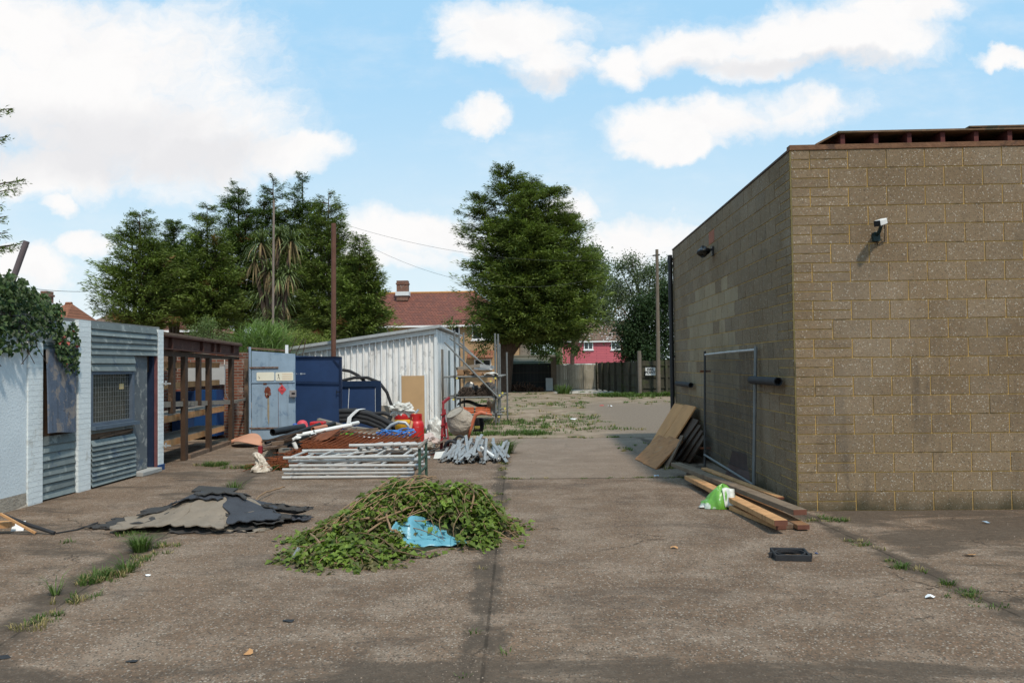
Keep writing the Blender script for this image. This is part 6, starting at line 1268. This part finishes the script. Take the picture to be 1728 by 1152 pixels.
# ================================================================== BACKGROUND BUILDINGS AND FENCES
ybk = brickmat('yellow_brick', (.50, .30, .13), (.38, .21, .09), (.35, .29, .22), .225, .075, .012, 'sz', .9, .4)
def tiles(name, c1, c2, stain=None): return brickmat(name, c1, c2, (c1[0]*.45, c1[1]*.45, c1[2]*.45), .28, .16, .02, 'xz', .9, .5, stain=stain, var=.35)
rt1 = tiles('red_roof_tiles', (.22, .085, .060), (.15, .068, .055), [((.40, .26, .10), .35, .5, .62)]); rt2 = tiles('brown_roof_tiles', (.20, .13, .09), (.14, .09, .07), [((.30, .25, .18), .5, 1.5, .6)]); rt3 = tiles('orange_brown_tiles', (.30, .13, .075), (.24, .10, .06))
def hip_house(name, label, x0, x1, y0, y1, ze, zr, wallm, roofm, hl=0, hr=0, over=.4, wins=(), fy=None, chim=None):
    t = T(name, label, 'house', ((x0+x1)/2, y0, 0)); s = MB(); s.box((x0, y0, 0), (x1, y1, ze)); s.build('wall', wallm, t)
    a = [(x0-over, y0-over, ze-.12), (x1+over, y0-over, ze-.12), (x1+over, y1+over, ze-.12), (x0-over, y1+over, ze-.12)]; ym = (y0+y1)/2; r0, r1 = (x0-over+hl, ym, zr), (x1+over-hr, ym, zr)
    s = MB(); s.add(a+[r0, r1], [(0, 1, 5, 4), (1, 2, 5), (2, 3, 4, 5), (3, 0, 4), (3, 2, 1, 0)]); s.v = s.v; ro = s.build('roof', roofm, t)
    if not hl:
        s = MB(); s.add([(x0, y0, ze), (x0, y1, ze), (x0, ym, zr-.1), (x0+.1, y0, ze), (x0+.1, y1, ze), (x0+.1, ym, zr-.1)], [(0, 1, 2), (5, 4, 3)]); s.build('gable', wallm, t)
    if over > .2: s = MB(); s.box((x0-over, y0-over-.06, ze-.26), (x1+over, y0-over+.0, ze-.10)); s.build('gutter', M_['upvc'], t)
    s = MB(); s.tube([r0, r1], .12, 8); s.build('ridge', mat(name+'_ridge', (.45, .22, .08), .9, .3, 2) if name == 'brick_house' else roofm, ro)
    for (px0, py0, px1, py1, nm) in wins:
        A_, C_ = AY(px0, py0, y0-.05), AY(px1, py1, y0-.05); x_0, x_1, z_0, z_1 = A_.x, C_.x, C_.z, A_.z
        s = MB(); f_ = .11
        s.box((x_0, y0-.08, z_0), (x_0+f_, y0-.003, z_1)); s.box((x_1-f_, y0-.08, z_0), (x_1, y0-.003, z_1)); s.box((x_0+f_, y0-.08, z_0), (x_1-f_, y0-.003, z_0+f_)); s.box((x_0+f_, y0-.08, z_1-f_), (x_1-f_, y0-.003, z_1))
        for j in range(1, nm): xm = x_0+(x_1-x_0)*j/nm; s.box((xm-.05, y0-.085, z_0+f_), (xm+.05, y0-.003, z_1-f_))
        s.box((x_0-.1, y0-.16, z_0-.1), (x_1+.1, y0-.003, z_0-.003)); w_ = s.build('window', M_['upvc'], t)
        s = MB(); s.box((x_0+f_, y0-.04, z_0+f_), (x_1-f_, y0-.02, z_1-f_)); s.build('pane', M_['winglass'], w_)
    if chim:
        for (cx0, cx1, zt0, zt1, cy) in chim: s = MB(); s.box((cx0, cy-.4, zt0), (cx1, cy+.4, zt1)); s.box((cx0-.06, cy-.46, zt1-.35), (cx1+.06, cy+.46, zt1-.22)); c_ = s.build('chimney', rbk, ro); s = MB(); s.box((cx0-.1, cy-.5, zr-.35), (cx1+.1, cy+.5, zr+.02)); s.build('flashing', M_['whitepaint'], c_)
    return t
YH = 74; ymid = YH+4.5
hip_house('brick_house', 'yellow brick house with a long red tiled roof and brick chimney behind the white shed', X_(556, YH), X_(876, YH), YH, YH+9, Z_(750, 547, YH), Z_(720, 494, ymid), ybk, rt1, hl=3, hr=4.6,
   wins=((796, 549, 830, 573, 2), (762, 550, 776, 568, 1), (622, 551, 655, 570, 2), (800, 606, 829, 622, 2)), chim=((X_(671, ymid-1), X_(690, ymid-1), 8.0, Z_(680, 474, ymid-1), ymid-1),))
bh = bpy.data.objects['brick_house']
s = MB(); a, c_ = AY(808, 597, YH-1), AY(832, 604, YH-1); s.slab([(a.x-1, YH-1.3, c_.z), (c_.x, YH-1.3, c_.z), (c_.x, YH-.003, a.z+.3), (a.x-1, YH-.003, a.z+.3)], .1); s.build('porch_roof', rt3, bh)
s = MB(); a, c_ = AY(862, 566, YH-.1), AY(866, 618, YH-.1); s.box((a.x, YH-.12, .1), (c_.x, YH-.003, a.z)); s.build('downpipe', M_['upvc'], bh)
s = MB(); a, c_ = AY(877, 560, YH+.5), AY(888, 640, YH+.5); s.box((a.x, YH+.4, 0), (c_.x+.4, YH+4, a.z)); s.build('side_extension', M_['greywood'], bh)
YP = 104
pink = brickmat('pink_cladding', (.60, .14, .17), (.55, .13, .16), (.30, .06, .08), 2.5, .22, .02, 'xz', .6, .3, var=.1)
ph = hip_house('pink_house', 'bright pink clad house with two white windows and a speckled dark roof', X_(946, YP), X_(1062, YP), YP, YP+8, Z_(1000, 574, YP), Z_(1000, 543, YP+4), mat('pale_render', (.62, .60, .55), .8, .1, 2), rt2, hl=0, hr=0, over=.3, wins=((985, 574, 1001, 590, 2), (1031, 574, 1047, 590, 2), (988, 614, 999, 624, 2)))
s = MB(); a, c_ = AY(949, 575, YP-.03), AY(1062, 612, YP-.03); s.box((a.x, YP-.035, c_.z), (c_.x, YP-.003, a.z)); pkc = s.build('pink_cladding', pink, ph)
s = MB(); s.box((X_(938, YP), YP-.1, 0), (X_(948, YP), YP+6, Z_(940, 575, YP))); s.build('brick_end_wall', rbk, ph)
s = MB(); rr = random.Random(3)
for k in range(90):
    px, v_ = rr.uniform(965, 1060), rr.random(); z_ = Z_(1000, 574, YP)+(Z_(1000, 543, YP+4)-Z_(1000, 574, YP))*v_; x = X_(px, YP); y = YP-.3+4.3*v_; s.box((x, y-.06, z_-.02), (x+.12, y-.0, z_+.07))
s.build('lichen_spots', M_['upvc'], ph)
hip_house('white_house', 'pale house end with white trim seen low beyond the green shed', X_(925, 120), X_(945, 120), 120, 126, 1.9, 2.6, mat('white_wall', (.6, .6, .58), .8), rt2)
# far bungalows on the left
hip_house('bungalow', 'far hipped brown roof between the ivy and the hut cladding', X_(92, 58), X_(205, 58), 58, 66, 4.0, Z_(140, 529, 62), M_['whitepaint'], rt2, hl=2.4, hr=2.4)
hip_house('bungalow', 'far brown roof with a red chimney just above the ivy', X_(30, 52), X_(98, 52), 52, 59, 4.3, Z_(80, 512, 55), M_['whitepaint'], rt3, hl=1.5, hr=1.5, chim=((X_(43, 53), X_(54, 53), 4.6, Z_(48, 487, 53), 55),))
hip_house('bungalow', 'far red tiled roof seen through the leftmost conifers', X_(186, 64), X_(330, 64), 64, 73, Z_(240, 556, 64), Z_(250, 513, 68), M_['oldwood'], rt1, hl=4.0, hr=4.0)
hip_house('bungalow', 'far red roof glimpsed between the conifer trunks behind the mast', X_(400, 90), X_(560, 90), 90, 98, 4.2, 7.3, M_['whitepaint'], rt1, hl=3, hr=3)
hip_house('garden_shed', 'low green shed with a shallow felt roof beyond the black fence', X_(864, 63), X_(934, 63), 63, 66, Z_(900, 610, 63), Z_(900, 601.5, 64.5), mat('green_shed', (.06, .10, .07), .8, .2, 3), mat('green_felt', (.12, .11, .08), .9, .2, 3), over=.15)['category'] = 'shed'
# fences
def board_fence(name, label, p, q_, h, bw_, mt, rails, side, posts=(), pm=None, th=.02, gap=.006, rz=.06):
    p, q_ = V((*p, 0)), V((*q_, 0)); d = (q_-p); L_ = d.length; d.normalize(); nrm = V((d.y, -d.x, 0))*side; t = T(name, label, 'fence', p.lerp(q_, .5)); s = MB(); x = 0; rr = random.Random(int(L_*97))
    while x < L_: a = p+d*(x+bw_/2); s.bar(a+V((0, 0, .03)), a+V((0, 0, h+rr.uniform(-.02, .03))), bw_-gap, th, tone=rr.uniform(-.25, .25), up=nrm); x += bw_
    s.build('boards', mt, t)
    for z in rails: s = MB(); s.bar(p+nrm*.045+V((0, 0, z)), q_+nrm*.045+V((0, 0, z)), .05, rz); s.build('rail', pm or mt, t)
    for f_, ph_, w_ in posts: s = MB(); a = p.lerp(q_, f_)+nrm*.10; s.bar(a, a+V((0, 0, ph_)), w_, w_, up=nrm); s.build('post', pm or mt, t)
    return t
blkm = mat('black_fence_paint', (.016, .016, .016), .8, .4, 3); palem = mat('pale_fence_board', (.36, .32, .25), .85, .25, 2, 6, .2, 30, stain=[((.16, .16, .12), .5, 2, .58)]); dkm = mat('dark_green_brown_fence', (.055, .050, .034), .9, .4, 2.5, 6, .3, 30, stain=[((.06, .08, .025), .5, 1.5, .55)])
board_fence('board_fence', 'black painted fence with two pale edged rails below the large conifer', (X_(846, 58), 58), (X_(934, 58), 58), 1.86, .25, blkm, (.62, 1.28), 1, ((.10, 2.7, .16),), pm=mat('brown_rail', (.045, .038, .03), .9, .3, 5))
board_fence('board_fence', 'pale grey vertical board fence in the middle distance', (X_(938, 59), 59), (X_(1008, 59), 59), 1.80, .14, palem, (.1,), 1, ((.33, 1.85, .12), (.67, 1.82, .12)))
s = MB(); a = AY(934, 606, 57.9); s.bar((a.x, 57.8, 0), (a.x, 57.8, 2.35), .38, .3, up=(0, 1, 0)); single(s, 'gate_post', mat('post_brown', (.13, .10, .07), .9, .3, 4), 'thick brown post where the black and the pale fences meet', 'post')
s = MB(); a, c_ = AY(921, 638, 57.2), AY(933, 661, 57.2); s.slab([(a.x, 57.2, .02), (c_.x, 57.2, .02), (c_.x, 57.5, a.z), (a.x, 57.5, a.z)], .05); single(s, 'grey_board', mat('pale_grey_board', (.40, .40, .38), .7, .2, 2), 'pale grey board leaning at the right end of the black fence', 'board')
fa = board_fence('board_fence', 'dark side fence receding from the pale fence toward the pole', (X_(1008, 58.8), 58.8), (5.75, 46.9), 1.9, .15, dkm, (.5, 1.2), 1, tuple((k/6, 1.95, .12) for k in range(7)))
fb = board_fence('board_fence', 'dark mossy fence facing the yard behind the utility pole', (5.8, 46.7), (13, 47.3), 1.95, .15, dkm, (.45, 1.05, 1.7), 1, ((.0, 2.3, .14), (.2, 2.0, .12), (.45, 2, .12), (.7, 2, .12)), rz=.07)
s = MB(); s.tube([(X_(1078, 46.2), 46.2, 0), (X_(1078, 46.2), 46.2, 2.5)], .11, 10); single(s, 'stump_post', mat('grey_post', (.15, .125, .10), .9, .3, 4), 'short round grey post at the corner of the dark fences', 'post')
up_ = T('utility_pole', 'tall wooden utility pole in front of the dark tree', 'utility pole', (X_(1110, 46.1), 46.1, 0)); s = MB(); a = AY(1108.5, 421, 46.1); s.tube([(X_(1111, 46.1, 640), 46.1, 0), (a.x, 46.1, a.z)], [.12, .085], 12); s.build('pole_shaft', mat('pole_wood', (.15, .12, .09), .9, .3, 3), up_)
s = MB(); s.bar((a.x-.25, 46.05, a.z-.35), (a.x+.15, 46.05, a.z-.3), .06, .08); s.build('bracket', M_['darksteel'], up_)
def wire(a, c_, sag, label, r_=.007):
    s = MB(); s.tube([a.lerp(c_, k/24)-V((0, 0, sag*4*(k/24)*(1-k/24))) for k in range(25)], r_, 5); single(s, 'overhead_wire', M_['darksteel'], label, 'wire')
wire(AY(1108, 431, 46.1), AY(560, 372, 43), 1.0, 'upper overhead wire crossing the sky left of the utility pole'); wire(AY(1108, 433, 46.1), AY(560, 380, 43), 2.4, 'lower overhead wire crossing the sky left of the utility pole')
wire(AY(28, 484, 20), AY(175, 489, 40), .1, 'thin wire from the slanting pole to the leftmost conifer', .008)
# FIRE POINT sign
a, c_ = AY(1089, 620, 46.55), AY(1106, 633, 46.55); sg = T('fire_sign', 'white FIRE POINT sign fixed on the dark mossy fence', 'sign', ((a.x+c_.x)/2, 46.6, c_.z)); s = MB(); s.box((a.x, 46.56, c_.z), (c_.x, 46.58, a.z)); s.build('sign_board', mat('sign_white', (.55, .56, .55), .7, .2, 5), sg)
for txt, fz in (('FIRE', .60), ('POINT', .22)):
    cu = bpy.data.curves.new('sign_text', 'FONT'); cu.body = txt; cu.size = .20; cu.align_x = 'CENTER'; cu.extrude = .004; cu.offset = .006; o_ = bpy.data.objects.new('tmp', cu); COL.objects.link(o_); bpy.context.view_layer.update(); me_ = bpy.data.meshes.new_from_object(o_.evaluated_get(bpy.context.evaluated_depsgraph_get())); bpy.data.objects.remove(o_); me_.materials.clear(); me_.materials.append(M_['black']); o = bpy.data.objects.new('sign_text', me_); COL.objects.link(o); o.rotation_euler = (pi/2, 0, 0); o.location = (0, -.045, (a.z-c_.z)*fz-.0); o.parent = sg
# dead brushwood near the black fence
s = MB(); rr = random.Random(2)
for k in range(900):
    x = rr.uniform(-2.6, .4); y = 56.8+rr.uniform(-.6, .5); z = rr.random()*.5*(1-((x+1.1)/1.7)**2)
    d = V((rr.gauss(0, 1), rr.gauss(0, 1), rr.gauss(0, .6))); leaf(s, V((x, y, max(.02, z))), d, V((0, 0, 1)), .3, .07, rr.uniform(-.4, .4))
tag(s.build('brushwood_heap', mat('dead_leaves', (.14, .075, .045), .9, .3, 3)), 'low heap of dead brown brushwood at the foot of the black fence', 'brushwood')
